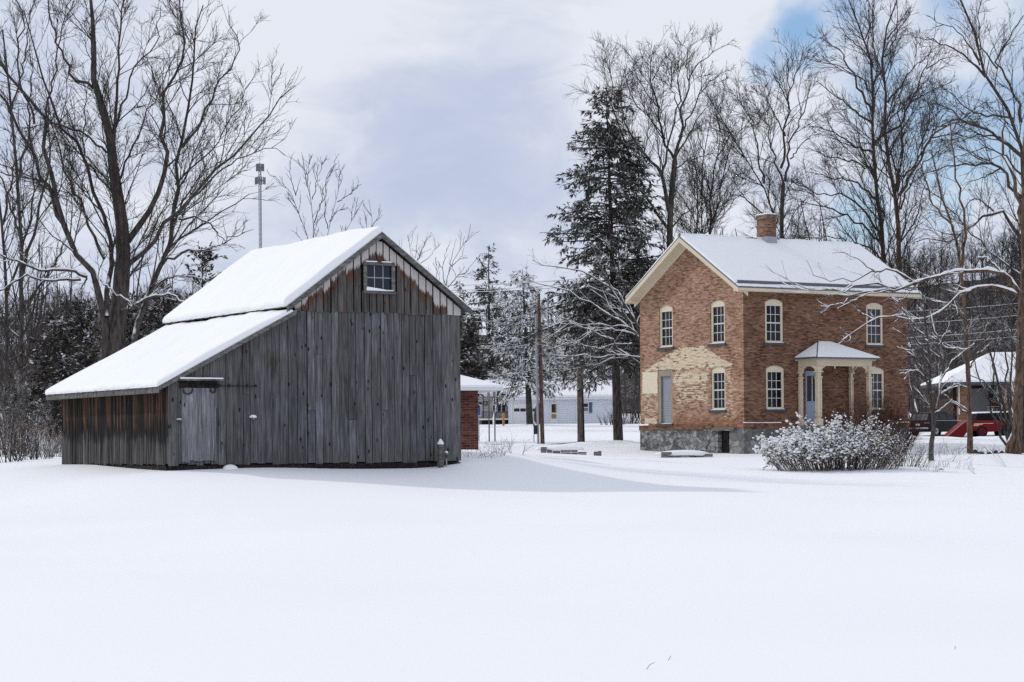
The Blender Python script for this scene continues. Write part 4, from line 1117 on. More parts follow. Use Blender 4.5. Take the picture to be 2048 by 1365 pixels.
# ================================================================== tree engine
def nrmz(v): return v/(np.linalg.norm(v, axis=-1, keepdims=True)+1e-9)
def resample(pts, k, jit=0., rng=rs):
    pts = np.array(pts, float)
    d = np.concatenate([[0], np.cumsum(np.linalg.norm(np.diff(pts, axis=0), axis=1))])
    t = np.linspace(0, d[-1], k)
    # smooth (catmull-like) by resampling finely then averaging
    f = np.stack([np.interp(np.linspace(0, d[-1], 4*k), d, pts[:, i]) for i in range(pts.shape[1])], -1)
    g = f.copy()
    for _ in range(3): g[1:-1] = (g[:-2]+2*g[1:-1]+g[2:])/4
    out = np.stack([np.interp(t, np.linspace(0, d[-1], 4*k), g[:, i]) for i in range(pts.shape[1])], -1)
    return out
def tubes(groups):
    """groups: list of (P (B,k,3), R (B,k), sides) -> verts, quads"""
    V, Fq, off = [], [], 0
    for P, Rr, s in groups:
        if len(P) == 0: continue
        B, k, _ = P.shape
        T = nrmz(np.gradient(P, axis=1))
        D = nrmz(P[:, -1]-P[:, 0])
        ref = np.where((np.abs(D[:, 2:3]) > .8), np.array([[1., 0, 0]]), np.array([[0, 0, 1.]]))
        a = nrmz(np.cross(T, np.repeat(ref[:, None], k, 1))); b_ = np.cross(T, a)
        th = np.linspace(0, 2*np.pi, s, endpoint=False)
        ring = (np.cos(th)[None, None, :, None]*a[:, :, None]+np.sin(th)[None, None, :, None]*b_[:, :, None])
        vv = P[:, :, None]+Rr[:, :, None, None]*ring
        V.append(vv.reshape(-1, 3))
        i = off+np.arange(B*k*s).reshape(B, k, s)
        n = np.roll(i, -1, 2)
        Fq.append(np.stack([i[:, :-1], n[:, :-1], n[:, 1:], i[:, 1:]], -1).reshape(-1, 4))
        off += B*k*s
    return np.concatenate(V), np.concatenate(Fq)
def spawn(P, Rr, rng, dens, t0, t1, ang, lf, k=5, up=.2, wob=.12, rs_=.5, rmin=.004, rl=.012, lmin=.15, tipr=.35, updir=0.):
    """children of all branches at once"""
    B, kk, _ = P.shape
    seg = np.linalg.norm(np.diff(P, axis=1), axis=2); L = seg.sum(1)
    cnt = rng.poisson(np.clip(dens*L*(t1-t0), .6, 60)).clip(0, 70)
    ids = np.repeat(np.arange(B), cnt)
    n = len(ids)
    if n == 0: return np.zeros((0, k, 3)), np.zeros((0, k))
    t = rng.uniform(t0, t1, n)
    x = t*(kk-1); i = np.clip(x.astype(int), 0, kk-2); f = (x-i)[:, None]
    p0, p1 = P[ids, i], P[ids, i+1]
    p = p0*(1-f)+p1*f; T = nrmz(p1-p0)
    r = (Rr[ids, i]*(1-f[:, 0])+Rr[ids, i+1]*f[:, 0])
    v = rng.normal(size=(n, 3)); v[:, 2] += updir
    v = nrmz(v-(v*T).sum(1, keepdims=True)*T)
    a = rng.uniform(ang[0], ang[1], n)[:, None]
    d = np.cos(a)*T+np.sin(a)*v
    d[:, 2] += up*.5; d = nrmz(d)
    ln = np.clip(lf(L[ids], t)*rng.uniform(.55, 1.25, n), lmin, None)
    out = np.empty((n, k, 3)); out[:, 0] = p
    st = (ln/(k-1))[:, None]
    for j in range(1, k):
        out[:, j] = out[:, j-1]+d*st
        d = d+rng.normal(size=(n, 3))*wob; d[:, 2] += up*.35; d = nrmz(d)
    rr = np.clip(np.minimum(r*rs_*rng.uniform(.7, 1.1, n), ln*rl), rmin, None)
    tp = np.linspace(1, tipr, k)[None]
    return out, np.clip(rr[:, None]*tp, rmin*.6, None)
def limb_tree(name, label, cat, limbs, px2, Y, seed, dens=(1.2, 1.6, 3.), lens=(.42, .45, .5), mats=None, group=None, yslope=.3, base=None, ang=(.38, .82), up=.22, rmin=.005, t0=.2, lvl3=True, updir=0., l1max=5., l2max=2.2, l3max=.9, sides=8, wob=.13, rk=1., rk0=None, snowl=None):
    """limbs: list of (pts in px, r0px, r1px[, dy]); each limb starts at the depth of the nearest earlier limb point"""
    rng = np.random.RandomState(seed)
    done = []   # (px, py, depth)
    P, Rr = [], []
    k = 14
    for li, L_ in enumerate(limbs):
        pts, r0, r1 = L_[:3]
        q = px2(np.array(pts, float))
        if li == 0 or not done: y0 = Y
        else:
            D = np.array(done); j = np.argmin(((D[:, :2]-q[0])**2).sum(1)); y0 = D[j, 2]
        s = np.concatenate([[0], np.cumsum(np.linalg.norm(np.diff(q, axis=0), axis=1))])*Y/F
        sl = L_[3] if len(L_) > 3 else (0. if li == 0 else rng.uniform(-1, 1)*yslope)
        yd = y0+sl*s+ (0 if li == 0 else rng.normal(0, .25, len(s)).cumsum()*.3*(s > 0))
        w = np.array([W(a, b_, yy) for (a, b_), yy in zip(q, yd)])
        for (a, b_), yy in zip(q, yd): done.append((a, b_, yy))
        w = resample(w, k)
        Lw = np.linalg.norm(np.diff(w, axis=0), axis=1).sum()
        w[1:-1] += rng.normal(0, .012*min(Lw, 6), (k-2, 3))*(0.3 if li == 0 else 1)
        P.append(w); Rr.append((r0+(max(r1, .35)-r0)*np.linspace(0, 1, k)**.8)*Y/F*((rk0 or rk) if li == 0 else rk))
    P, Rr = np.array(P), np.array(Rr)
    big = (P, Rr, sides)
    b1, r1 = spawn(P, Rr, rng, dens[0], t0, 1., ang, lambda L, t: np.minimum(L*lens[0], l1max)*(1.2-.8*t), 7, up, wob, .5, rmin*1.4, .011, .5, updir=updir)
    b2, r2 = spawn(b1, r1, rng, dens[1], .15, 1., ang, lambda L, t: np.minimum(L*lens[1]*(1.2-.6*t), l2max), 5, up, wob*1.2, .6, rmin, .012, .3, updir=updir)
    b2b, r2b = spawn(P, Rr, rng, dens[1]*.35, .45, 1., ang, lambda L, t: np.minimum(L*.12+.3, l2max), 5, up, wob*1.2, .3, rmin, .012, .3, updir=updir)
    gr = [(b1, r1, 5), (b2, r2, 4), (b2b, r2b, 4)]
    if lvl3:
        b3, r3 = spawn(b2, r2, rng, dens[2], .1, 1., ang, lambda L, t: np.minimum(L*lens[2]*(1.2-.5*t)+.1, l3max), 4, up*1.2, wob*1.5, .7, rmin*.85, .014, .18, updir=updir)
        b3b, r3b = spawn(b1, r1, rng, dens[2]*.4, .3, 1., ang, lambda L, t: np.minimum(L*.15+.2, l3max), 4, up*1.2, wob*1.5, .5, rmin*.85, .014, .18, updir=updir)
        gr += [(b3, r3, 3), (b3b, r3b, 3)]
    bs = base if base is not None else np.array([P[0, 0, 0], P[0, 0, 1], g1(P[0, 0, 0], P[0, 0, 1])])
    root = thing(name, label, cat, bs, group)
    m1, m2 = mats or (M_BARK, M_TWIG)
    v, f = tubes([big]); np_mesh('trunk', v, f, m1, root)
    v, f = tubes(gr); np_mesh('crown', v, f, m2, root)
    if snowl:
        def snow_on(Q, Rq, kk):
            if len(Q) == 0: return None
            Qn = np.array([np.stack([np.interp(np.linspace(0, 1, kk), np.linspace(0, 1, Q.shape[1]), q[:, j]) for j in range(3)], -1) for q in Q])
            Rn = np.array([np.interp(np.linspace(0, 1, kk), np.linspace(0, 1, Q.shape[1]), r) for r in Rq])
            T = nrmz(np.gradient(Qn, axis=1))
            ph = rng.uniform(0, 6.28, (len(Qn), 1)); xx = np.arange(kk)[None]
            nz = .75+.3*np.sin(xx*.9+ph)+.25*np.sin(xx*2.3+ph*2)+rng.normal(0, .12, (len(Qn), kk))
            w = np.clip((.9-np.abs(T[..., 2]))/.35, 0, 1)*np.clip((snowl-Qn[..., 2])/3., 0, 1)*np.clip(nz, .05, 1.3)
            w[:, 0] *= .3; w[:, -1] = 0
            rs2 = np.clip(Rn*.72*w+.012*np.minimum(w, 1)*(w > .1), .0005, .12)
            Qn = Qn.copy(); Qn[..., 2] += (Rn*.72+rs2*.25)*np.clip(w*2, 0, 1)
            return (Qn, rs2, 6)
        gs = [g for g in (snow_on(P, Rr, 40), snow_on(b1, r1, 12)) if g is not None]
        v, f = tubes(gs); np_mesh('limb_snow', v, f, M_SNOW, root)
    return root
def px_map(scale, ox, oy): return lambda q: q*scale+np.array([ox, oy])

# --- big many-stemmed tree behind the barn
c7 = px_map(.5277, 0, 0)
limbs = [
    ([(432, 1430), (440, 1300), (455, 1150), (470, 1000), (462, 880), (450, 760), (432, 640), (420, 500), (395, 410), (352, 335), (350, 220), (358, 90), (340, -40)], 25, 3, 0),
    ([(392, 1430), (400, 1300), (388, 1150), (380, 1080), (300, 1000), (240, 850), (200, 700), (180, 600), (170, 500), (110, 390), (50, 300), (-20, 200)], 17, 4, -.2),
    ([(240, 850), (165, 680), (120, 570), (60, 450), (-10, 310)], 8, 4, -.25),
    ([(462, 880), (442, 700), (430, 600), (432, 450), (440, 330), (462, 230), (450, 100), (478, -30)], 10, 2.5, .2),
    ([(405, 1200), (415, 1050), (415, 900), (380, 780), (350, 680), (300, 580), (250, 500), (200, 420), (180, 330), (120, 180), (90, 40)], 11, 2, .25),
    ([(395, 980), (345, 880), (310, 780), (255, 690), (215, 560), (190, 420)], 7, 1.5, .35),
    ([(485, 915), (540, 850), (610, 730), (635, 600), (625, 480), (610, 400), (640, 320), (690, 240), (700, 130), (680, 0)], 13, 2, -.15),
    ([(500, 1330), (520, 1230), (560, 1080), (610, 1010), (650, 900), (660, 780), (665, 650), (690, 560), (710, 420), (740, 300), (720, 150), (770, 20)], 13, 2, .2),
    ([(490, 1000), (590, 900), (670, 810), (760, 700), (850, 620), (930, 540), (1000, 470), (1060, 390), (1120, 325)], 10, 1.5, -.3),
    ([(670, 810), (740, 740), (800, 690), (900, 610), (1000, 560), (1080, 590)], 5, 1, -.2),
    ([(495, 1175), (560, 1125), (630, 1120), (700, 1145), (770, 1150)], 8, 2, -.35),
    ([(590, 1080), (660, 1045), (740, 1050), (800, 1072)], 5, 1.5, -.2),
    ([(610, 1010), (680, 960), (720, 940), (800, 950), (870, 900), (960, 870)], 6, 1, -.1),
    ([(330, 1050), (260, 1020), (170, 1030), (90, 1000), (-10, 960)], 7, 3, -.3),
    ([(305, 1060), (200, 1065), (100, 1045), (-10, 1105)], 6, 3, -.2),
    ([(405, 580), (340, 520), (280, 480), (180, 470), (90, 500)], 5, 1.5, .2),
    ([(352, 335), (270, 290), (222, 180), (190, 60), (180, -30)], 6, 2, .2),
    ([(450, 690), (500, 560), (540, 460), (600, 370), (620, 250)], 5, 1.2, .3),
    ([(690, 560), (750, 480), (800, 370), (860, 280), (910, 190), (870, 60)], 6, 1.2, -.2),
    ([(680, 830), (740, 820), (800, 850), (870, 935)], 5, 1.5, -.3),
    ([(452, 760), (385, 700), (355, 640), (310, 530), (320, 400), (340, 300)], 5, 1.2, .3),
    ([(440, 480), (480, 330), (520, 240), (600, 140), (610, 20)], 5, 1.2, .25),
    ([(664, 700), (720, 640), (810, 560), (900, 420), (960, 300)], 4, 1, .3),
    ([(330, 1055), (310, 1090), (290, 1115)], 4, 1.5, -.3),
    ([(380, 1060), (410, 1085), (440, 1120), (475, 1130), (500, 1160)], 4, 2, -.5),
    ([(130, 470), (100, 380), (60, 260), (90, 100), (60, 0)], 5, 2, .1),
    ([(175, 500), (178, 380), (215, 250), (230, 120), (270, 0)], 5, 1.5, .2),
]
M_BARKB = m_bark('big_tree_bark', (.036, .030, .027), (.088, .074, .066), .62, 8, 15, .3)
limb_tree('bare_tree', 'huge bare many-stemmed tree rising behind the barn lean-to', 'tree', limbs, c7, 82., 21, dens=(2.3, 3.4, 6.), lens=(.4, .46, .55), mats=(M_BARKB, m_bark('big_tree_twigs', (.036, .03, .027), (.08, .068, .06), .4, 7, 12, .45)), rmin=.009, l1max=3.3, l2max=1.35, l3max=.6, sides=10, up=.16, rk=.52, rk0=.88, snowl=11.5)

# --- trees behind the house
c2 = px_map(.3077, 1180, 60)
limbs = [
    ([(500, 2650), (505, 2000), (515, 1500), (520, 1350), (520, 1150), (540, 980), (552, 850)], 30, 17, 0),
    ([(552, 850), (575, 700), (600, 600), (610, 480), (640, 330), (680, 260), (800, 140)], 12, 2),
    ([(552, 850), (525, 790), (480, 700), (455, 600), (430, 480), (405, 330), (395, 220), (420, 100)], 10, 2),
    ([(515, 1180), (490, 1050), (465, 930), (440, 890), (330, 780), (270, 700), (220, 600), (200, 480)], 15, 3, -.2),
    ([(465, 930), (490, 850), (495, 750), (530, 650), (590, 450), (560, 330), (600, 180), (580, 70)], 8, 1.5),
    ([(490, 710), (400, 580), (330, 520), (260, 440), (220, 260)], 5, 1.5),
    ([(560, 820), (620, 720), (680, 620), (740, 520), (830, 450)], 7, 1.5),
    ([(578, 700), (640, 560), (700, 420), (780, 340), (880, 270)], 7, 1.5),
    ([(600, 600), (560, 450), (520, 350), (530, 200), (480, 140)], 5, 1.5),
    ([(440, 500), (370, 420), (320, 330), (230, 240)], 5, 1.2),
    ([(405, 330), (440, 260), (500, 170)], 4, 1.2), ([(640, 330), (620, 220), (640, 130), (560, 60)], 4, 1.2),
    ([(505, 1290), (430, 1170), (330, 1060), (260, 900), (215, 740), (150, 500), (140, 330), (125, 200)], 10, 2, .2),
    ([(530, 1290), (600, 1210), (720, 1120), (830, 1060)], 6, 1.5), ([(560, 900), (640, 850), (720, 830), (830, 790)], 5, 1.2),
]
M_BARKT = m_bark('maple_bark', (.036, .03, .027), (.095, .08, .07), .35, 10, 18)
kw = dict(mats=(M_BARKT, M_TWIG), dens=(2.0, 3.2, 5.), lens=(.5, .5, .52), rmin=.0105, l1max=4.8, l2max=1.9, l3max=.8, up=.1, rk=.31)
limb_tree('bare_tree', 'tall bare tree rising behind the gable peak of the brick house', 'tree', limbs, c2, 126., 31, **kw)
limbs = [
    ([(1255, 2600), (1250, 1900), (1248, 1365), (1250, 1100), (1257, 1000)], 17, 13, 0),
    ([(1257, 1000), (1225, 890), (1190, 790), (1160, 640), (1100, 530), (1010, 450)], 8, 1.5),
    ([(1268, 985), (1290, 830), (1300, 720), (1380, 560), (1420, 430), (1440, 330)], 9, 1.5),
    ([(1240, 900), (1265, 760), (1265, 640), (1295, 500), (1300, 380), (1350, 250), (1410, 110)], 9, 1.5),
    ([(1295, 480), (1240, 380), (1170, 250)], 5, 1.2), ([(1270, 690), (1210, 560), (1130, 440), (1090, 360)], 6, 1.2),
    ([(1300, 840), (1380, 740), (1470, 660)], 5, 1.2), ([(1300, 400), (1280, 280), (1290, 180)], 4, 1), ([(1262, 1090), (1320, 970), (1340, 960)], 3, 1), ([(1380, 560), (1350, 420), (1390, 250)], 4, 1)]
limb_tree('bare_tree', 'slender bare forked tree standing just right of the brick chimney', 'tree', limbs, c2, 138., 32, **kw)
limbs = [
    ([(1240, 2600), (1235, 1700), (1200, 1230), (1130, 1000), (1000, 830), (920, 680), (830, 540), (770, 440)], 13, 2, 0),
    ([(1130, 1000), (1095, 800), (1080, 700), (1060, 600), (980, 480), (920, 390)], 7, 1.2), ([(1000, 830), (900, 760), (840, 720)], 4, 1),
    ([(1185, 1210), (1090, 1180), (1000, 1090), (930, 960), (860, 940)], 6, 1.2), ([(1000, 1090), (900, 1060), (800, 960)], 4, 1), ([(920, 680), (840, 640), (790, 500)], 4, 1), ([(1120, 980), (1130, 860), (1180, 820)], 4, 1)]
limb_tree('bare_tree', 'bare tree leaning left from behind the brick chimney', 'tree', limbs, c2, 142., 33, **kw)
limbs = [
    ([(720, 2600), (725, 1800), (730, 1300), (725, 1000), (740, 800), (770, 640), (790, 540)], 10, 2, 0),
    ([(722, 1800), (690, 1300), (695, 1050), (690, 880), (640, 720), (600, 560)], 8, 1.5), ([(730, 1700), (770, 1300), (790, 1050), (830, 820), (850, 640), (830, 560), (780, 430)], 9, 1.5),
    ([(740, 1500), (820, 1150), (860, 950), (900, 780), (1000, 620), (1060, 560)], 7, 1.2), ([(725, 1000), (670, 860), (620, 780)], 4, 1), ([(830, 820), (900, 720), (950, 600)], 4, 1), ([(850, 980), (920, 880), (1010, 800)], 4, 1), ([(740, 800), (700, 680), (690, 560)], 4, 1)]
limb_tree('bare_tree', 'clump of thin bare stems behind the house ridge, between gable and chimney', 'tree', limbs, c2, 146., 34, **kw)
c4 = px_map(.3955, 1560, 0)
limbs = [
    ([(560, 2200), (545, 1700), (525, 1320), (515, 1150), (490, 1000), (480, 850), (470, 700), (465, 560), (470, 430), (470, 330), (430, 200), (380, 100), (340, -20)], 20, 3, 0),
    ([(465, 565), (400, 450), (350, 340), (280, 240), (200, 190)], 8, 1.5, -.1), ([(470, 630), (380, 570), (280, 480), (180, 410)], 7, 1.5), ([(480, 780), (380, 740), (260, 660), (150, 640)], 7, 1.2),
    ([(480, 870), (380, 820), (260, 800), (130, 740)], 6, 1.2), ([(490, 1010), (400, 930), (290, 900), (130, 870)], 7, 1.2), ([(510, 1180), (420, 1050), (320, 980), (180, 985), (80, 910)], 8, 1.2),
    ([(515, 1220), (400, 1130), (250, 1050), (100, 1020), (20, 985)], 7, 1.2), ([(535, 1320), (440, 1240), (300, 1210), (100, 1200)], 6, 1.2), ([(470, 430), (520, 320), (560, 250), (600, 100), (590, -20)], 6, 1.5),
    ([(468, 500), (420, 400), (300, 330), (150, 310)], 5, 1.2), ([(470, 340), (420, 250), (330, 180), (290, 90)], 5, 1.2), ([(430, 200), (470, 90), (480, -20)], 4, 1.5), ([(480, 720), (560, 600), (640, 520), (720, 440)], 6, 1.2), ([(380, 740), (300, 720), (230, 590)], 4, 1), ([(485, 900), (440, 830), (390, 700), (330, 640)], 5, 1)]
kw4 = dict(kw); kw4['dens'] = (2.1, 3.2, 4.8); kw4['rk'] = .38; kw4['mats'] = (m_bark('right_maple_bark', (.04, .03, .026), (.11, .08, .062), .35, 10, 18), M_TWIG)
limb_tree('bare_tree', 'left of the pair of tall bare trees behind the right end of the house', 'tree', limbs, c4, 128., 35, **kw4)
limbs = [
    ([(620, 2200), (610, 1700), (605, 1365), (600, 1150), (590, 1000), (570, 900), (540, 780), (520, 640), (545, 520), (530, 400), (505, 320), (540, 200), (540, 100), (600, -20)], 22, 3, 0),
    ([(592, 970), (615, 830), (615, 650), (600, 540), (640, 400)], 9, 1.5), ([(600, 990), (680, 850), (760, 700), (820, 640), (960, 570), (1060, 500)], 9, 1.2), ([(625, 900), (700, 800), (780, 660), (800, 540)], 6, 1.2),
    ([(545, 520), (620, 420), (690, 330), (780, 250)], 6, 1.2), ([(520, 690), (600, 640), (660, 520), (740, 350), (775, 200)], 7, 1.2), ([(505, 330), (470, 240), (480, 100), (440, -10)], 5, 1.5), ([(610, 1060), (640, 960), (700, 850), (830, 760)], 6, 1.2),
    ([(540, 200), (600, 130), (660, 40)], 4, 1.2), ([(760, 700), (860, 680), (960, 690), (1040, 740)], 4, 1), ([(740, 350), (820, 300), (900, 280)], 4, 1), ([(660, 520), (760, 460), (900, 400)], 4, 1), ([(820, 640), (900, 620), (1050, 620)], 4, 1), ([(540, 790), (480, 700), (420, 590)], 5, 1)]
limb_tree('bare_tree', 'right of the pair of tall bare trees behind the right end of the house', 'tree', limbs, c4, 124., 36, **kw4)

# --- multi-stemmed snowy tree hidden behind the house's left edge
c3 = px_map(.2785, 1000, 520)
limbs = [
    ([(1130, 1420), (1120, 1200), (1100, 900), (1060, 700)], 14, 9, 0),
    ([(1110, 900), (1005, 745), (800, 590), (600, 480), (440, 420), (320, 365)], 8, 2, -.15), ([(1100, 860), (1005, 690), (860, 695), (700, 700), (500, 690), (340, 670)], 7, 2, -.2),
    ([(1060, 700), (1000, 560), (850, 440), (700, 330), (500, 230), (200, 140)], 8, 1.5, -.1), ([(1060, 700), (990, 470), (870, 270), (720, 150), (560, 70), (300, 30), (230, 0)], 8, 1.5),
    ([(1040, 640), (930, 440), (800, 200), (700, 0), (620, -200)], 7, 1.5), ([(1080, 700), (960, 490), (700, 455), (500, 470), (330, 560)], 5, 1.2, -.3), ([(1080, 700), (980, 420), (900, 240), (820, 0), (760, -160)], 6, 1.2, .2),
    ([(1005, 560), (850, 490), (680, 520), (520, 590), (300, 650)], 4, 1.2, -.3), ([(950, 600), (800, 610), (700, 640)], 4, 1.2), ([(900, 240), (850, 60), (850, -200)], 5, 1.2), ([(860, 695), (760, 640), (620, 620), (480, 560)], 4, 1)]
limb_tree('bare_tree', 'spreading snow-lined bare tree reaching left from behind the gable wall', 'tree', limbs, c3, 119., 37, mats=(M_BARKS, M_TWIGS), dens=(1.2, 1.5, 2.), rmin=.009, l1max=2.6, l2max=1.2, l3max=.6, up=.05, t0=.15, rk=.4, snowl=15)

# --- right hand trees in front of the house end
c5 = px_map(.2578, 1520, 440)
limbs = [
    ([(1985, 1990), (1985, 1870), (2005, 1500), (2020, 1008), (2030, 600), (2046, 300), (2048, 0), (2040, -400), (2060, -800), (2050, -1200)], 21, 2.5, 0),
    ([(2046, 100), (1990, -250), (1900, -560), (1880, -900)], 9, 1.5, .2), ([(2044, -200), (2150, -500), (2200, -900)], 8, 1.5, -.2),
    ([(1940, 1880), (1985, 1500), (2010, 1200), (2020, 1000)], 12, 10, -.05),
    ([(2015, 575), (1945, 450), (1840, 400), (1700, 395), (1520, 420), (1330, 455), (1200, 480), (1050, 530), (900, 560), (740, 580), (690, 595), (590, 580)], 9, 2.2, .05),
    ([(2020, 585), (1930, 545), (1800, 520), (1690, 530), (1570, 570), (1460, 640), (1380, 710), (1300, 775), (1200, 785), (1050, 760), (970, 760), (830, 800), (700, 890), (630, 940)], 6.5, 1, -.05),
    ([(890, 775), (800, 730), (710, 660)], 2.6, 1.2), ([(1150, 765), (1120, 735), (1060, 740), (1000, 755)], 2.2, 1.2),
    ([(1180, 475), (1050, 395), (900, 410), (700, 480), (450, 450), (360, 310)], 4, .7, .1), ([(1050, 530), (900, 500), (600, 545), (330, 530), (130, 430), (40, 345)], 3.5, .7, -.1), ([(1230, 475), (1170, 555), (1100, 520), (1040, 430)], 3, 1, .2),
    ([(1000, 545), (780, 590), (700, 640), (600, 690)], 2.4, .9, -.2), ([(690, 595), (660, 640), (580, 660), (480, 670)], 2, .8), ([(900, 410), (800, 330), (640, 250), (560, 260)], 2.4, .8),
    ([(1860, 400), (1760, 290), (1690, 295)], 5, 2, .1), ([(1940, 450), (1990, 540)], 6, 5), ([(1160, 560), (1120, 610), (1060, 630)], 2, .8)]
M_BARKR = m_bark('right_tree_bark', (.06, .04, .03), (.16, .105, .075), .95, 12, 24, .3)
limb_tree('bare_tree', 'thick bare tree at the right edge with snowy limbs reaching across the house front', 'tree', limbs, c5, 92., 41, mats=(M_BARKR, M_BARKS), dens=(1.7, 2.8, 3.6), lens=(.3, .4, .5), rmin=.0075, l1max=1.9, l2max=.8, l3max=.4, up=.25, t0=.25, yslope=.15, rk=.66, rk0=.56, snowl=14)
limbs = [
    ([(1215, 2700), (1225, 2000), (1230, 1500), (1234, 1280), (1232, 900), (1225, 700), (1180, 600), (1120, 500), (1040, 400), (1010, 330), (1000, 200), (960, 60), (900, -30)], 16, 3.5, 0),
    ([(1232, 800), (1120, 700), (1010, 640), (900, 600), (860, 540), (760, 530), (680, 560)], 8, 1.5, -.15), ([(1040, 390), (950, 290), (850, 230), (780, 210), (680, 190)], 6, 1.2, -.1),
    ([(1234, 1010), (1170, 940), (1120, 850), (1050, 830), (930, 830), (800, 865), (700, 900)], 8, 1.5, -.15), ([(1225, 1210), (1150, 1110), (1080, 1070), (1000, 1110), (930, 1180), (860, 1230), (740, 1210), (640, 1250)], 8, 1.5, .1),
    ([(1080, 1070), (1020, 1010), (960, 1010), (900, 1110)], 4, 1), ([(1220, 620), (1190, 450), (1100, 350), (1080, 330), (1130, 250), (1170, 180), (1230, 80)], 7, 1.5, .1), ([(1100, 350), (1010, 240), (1000, 60), (1030, -20)], 4, 1.2),
    ([(1120, 700), (1000, 680), (900, 720), (800, 700)], 4, 1), ([(1180, 600), (1080, 590), (960, 560), (860, 480), (800, 420)], 5, 1.2), ([(1010, 330), (940, 200), (850, 130), (740, 80)], 4, 1), ([(1234, 900), (1100, 760), (1040, 740), (880, 790)], 5, 1),
    ([(1230, 1400), (1100, 1300), (1020, 1230), (880, 1080), (760, 950), (690, 890)], 5, 1.2, -.1), ([(900, 600), (800, 640), (700, 620)], 4, 1), ([(1120, 850), (1030, 900), (930, 930)], 4, 1)]
limb_tree('bare_tree', 'tall crooked bare tree with the widest crown at the right edge of the yard', 'tree', limbs, c4, 100., 42, mats=(m_bark('crooked_tree_bark', (.04, .032, .028), (.1, .08, .066), .55, 8, 17), m_bark('crooked_twigs', (.036, .03, .027), (.08, .066, .056), .4, 7, 14, .4)), dens=(2.1, 3.2, 4.6), rmin=.009, l1max=3.6, l2max=1.5, l3max=.6, up=.15, rk=.48, rk0=.55, snowl=14)
idp = px_map(1., 0, 0)
limbs = [
    ([(1940, 925), (1940, 900), (1938, 780), (1932, 650), (1925, 560), (1918, 500), (1900, 440), (1880, 380), (1862, 300)], 9.5, 2, 0),
    ([(1922, 540), (1930, 450), (1912, 340), (1900, 240)], 5, 1.5), ([(1905, 450), (1870, 420), (1850, 360), (1832, 290)], 4, 1.2), ([(1928, 630), (1905, 610), (1870, 600)], 3.5, 1), ([(1935, 740), (1960, 700), (1985, 640)], 3, 1), ([(1936, 830), (1900, 800), (1870, 770)], 3, 1), ([(1925, 560), (1905, 600), (1890, 650)], 3, 1), ([(1934, 700), (1890, 695), (1865, 665)], 3, 1)]
limb_tree('young_tree', 'straight young tree with warm brown trunk before the snowy-roofed house at right', 'tree', limbs, idp, 95., 43, mats=(M_BARKR, M_BARKS), dens=(1.7, 2.4, 3.), rmin=.0075, l1max=1.8, l2max=.8, l3max=.4, up=.15, rk=.7, snowl=12)
limbs = [
    ([(1863, 935), (1863, 905), (1866, 860), (1866, 820), (1858, 775), (1861, 720), (1852, 660), (1845, 600)], 7.5, 1.5, 0),
    ([(1868, 850), (1882, 790), (1882, 720), (1868, 650), (1850, 590)], 4.5, 1.2), ([(1860, 790), (1845, 740), (1820, 690), (1800, 660)], 3.5, 1), ([(1862, 740), (1840, 690), (1815, 640), (1806, 600)], 3.2, 1), ([(1880, 790), (1910, 768), (1935, 775)], 2.6, 1), ([(1882, 760), (1905, 720), (1930, 700)], 2.6, 1),
    ([(1858, 770), (1835, 740), (1800, 748)], 2.6, 1), ([(1868, 830), (1905, 800), (1935, 820)], 2.6, 1), ([(1878, 690), (1900, 650), (1905, 600)], 2.4, 1), ([(1856, 690), (1828, 645), (1790, 600)], 2.6, 1)]
limb_tree('young_tree', 'small forked snow-lined tree in front of the dark parked vehicle', 'tree', limbs, idp, 86., 44, mats=(M_BARKS, M_BARKS), dens=(2.4, 3., 3.5), rmin=.006, rk=.8, snowl=12, l1max=1.2, l2max=.6, l3max=.35, up=.1)
limbs = [([(2022, 925), (2020, 890), (2005, 800), (1980, 700), (1955, 620), (1940, 570)], 4, 1, 0)]
for a in ([(2022, 890), (2015, 780), (2008, 680), (1990, 610)], [(2020, 895), (1995, 800), (1962, 760), (1930, 745)], [(2022, 890), (2020, 780), (2024, 690), (2015, 600)], [(2020, 890), (2000, 820), (1985, 740), (1990, 660)], [(2021, 890), (2028, 800), (2034, 730)], [(2020, 900), (1990, 840), (1975, 790), (1940, 700)]):
    limbs.append((a, 3.2, .9))
limb_tree('bare_shrub', 'tall bare shrub of many thin stems beside the thick right edge tree', 'shrub', limbs, idp, 97., 45, mats=(M_BARK, M_TWIGS), dens=(1.6, 2., 2.), rmin=.005, l1max=1.2, l2max=.6, l3max=.3, up=.2)

# --- small trees showing over the barn ridge
c6 = px_map(.2539, 480, 280)
kw6 = dict(mats=(M_BARK, M_TWIG), dens=(1.5, 1.6, 1.6), lens=(.3, .4, .4), rmin=.011, l1max=1.7, l2max=.7, l3max=.35, up=.25, ang=(.4, .75), rk=.33)
limb_tree('bare_tree', 'slim bare tree over the barn ridge, nearest the cell tower', 'tree', [([(590, 2600), (560, 1200), (545, 780), (460, 580), (440, 450), (380, 400), (340, 330), (270, 280)], 6, 1, 0), ([(440, 440), (390, 260), (395, 190)], 3, .8), ([(440, 430), (480, 290)], 2.5, .8), ([(460, 580), (400, 490), (370, 420)], 2.5, .8)], c6, 112., 51, **kw6)
limb_tree('bare_tree', 'tallest of the slim bare trees over the barn ridge, forked low', 'tree', [([(560, 2600), (570, 1200), (576, 780), (585, 660), (560, 560), (565, 470), (530, 330), (490, 200), (485, 100)], 6, .9, 0), ([(585, 655), (640, 500), (680, 420), (690, 270), (740, 170)], 3.5, .8), ([(568, 470), (600, 330), (640, 220), (635, 130)], 3, .8), ([(530, 330), (545, 210), (545, 110)], 2.4, .8), ([(600, 330), (570, 200)], 2, .7), ([(640, 500), (660, 380), (720, 220)], 2.4, .7)], c6, 115., 52, **kw6)
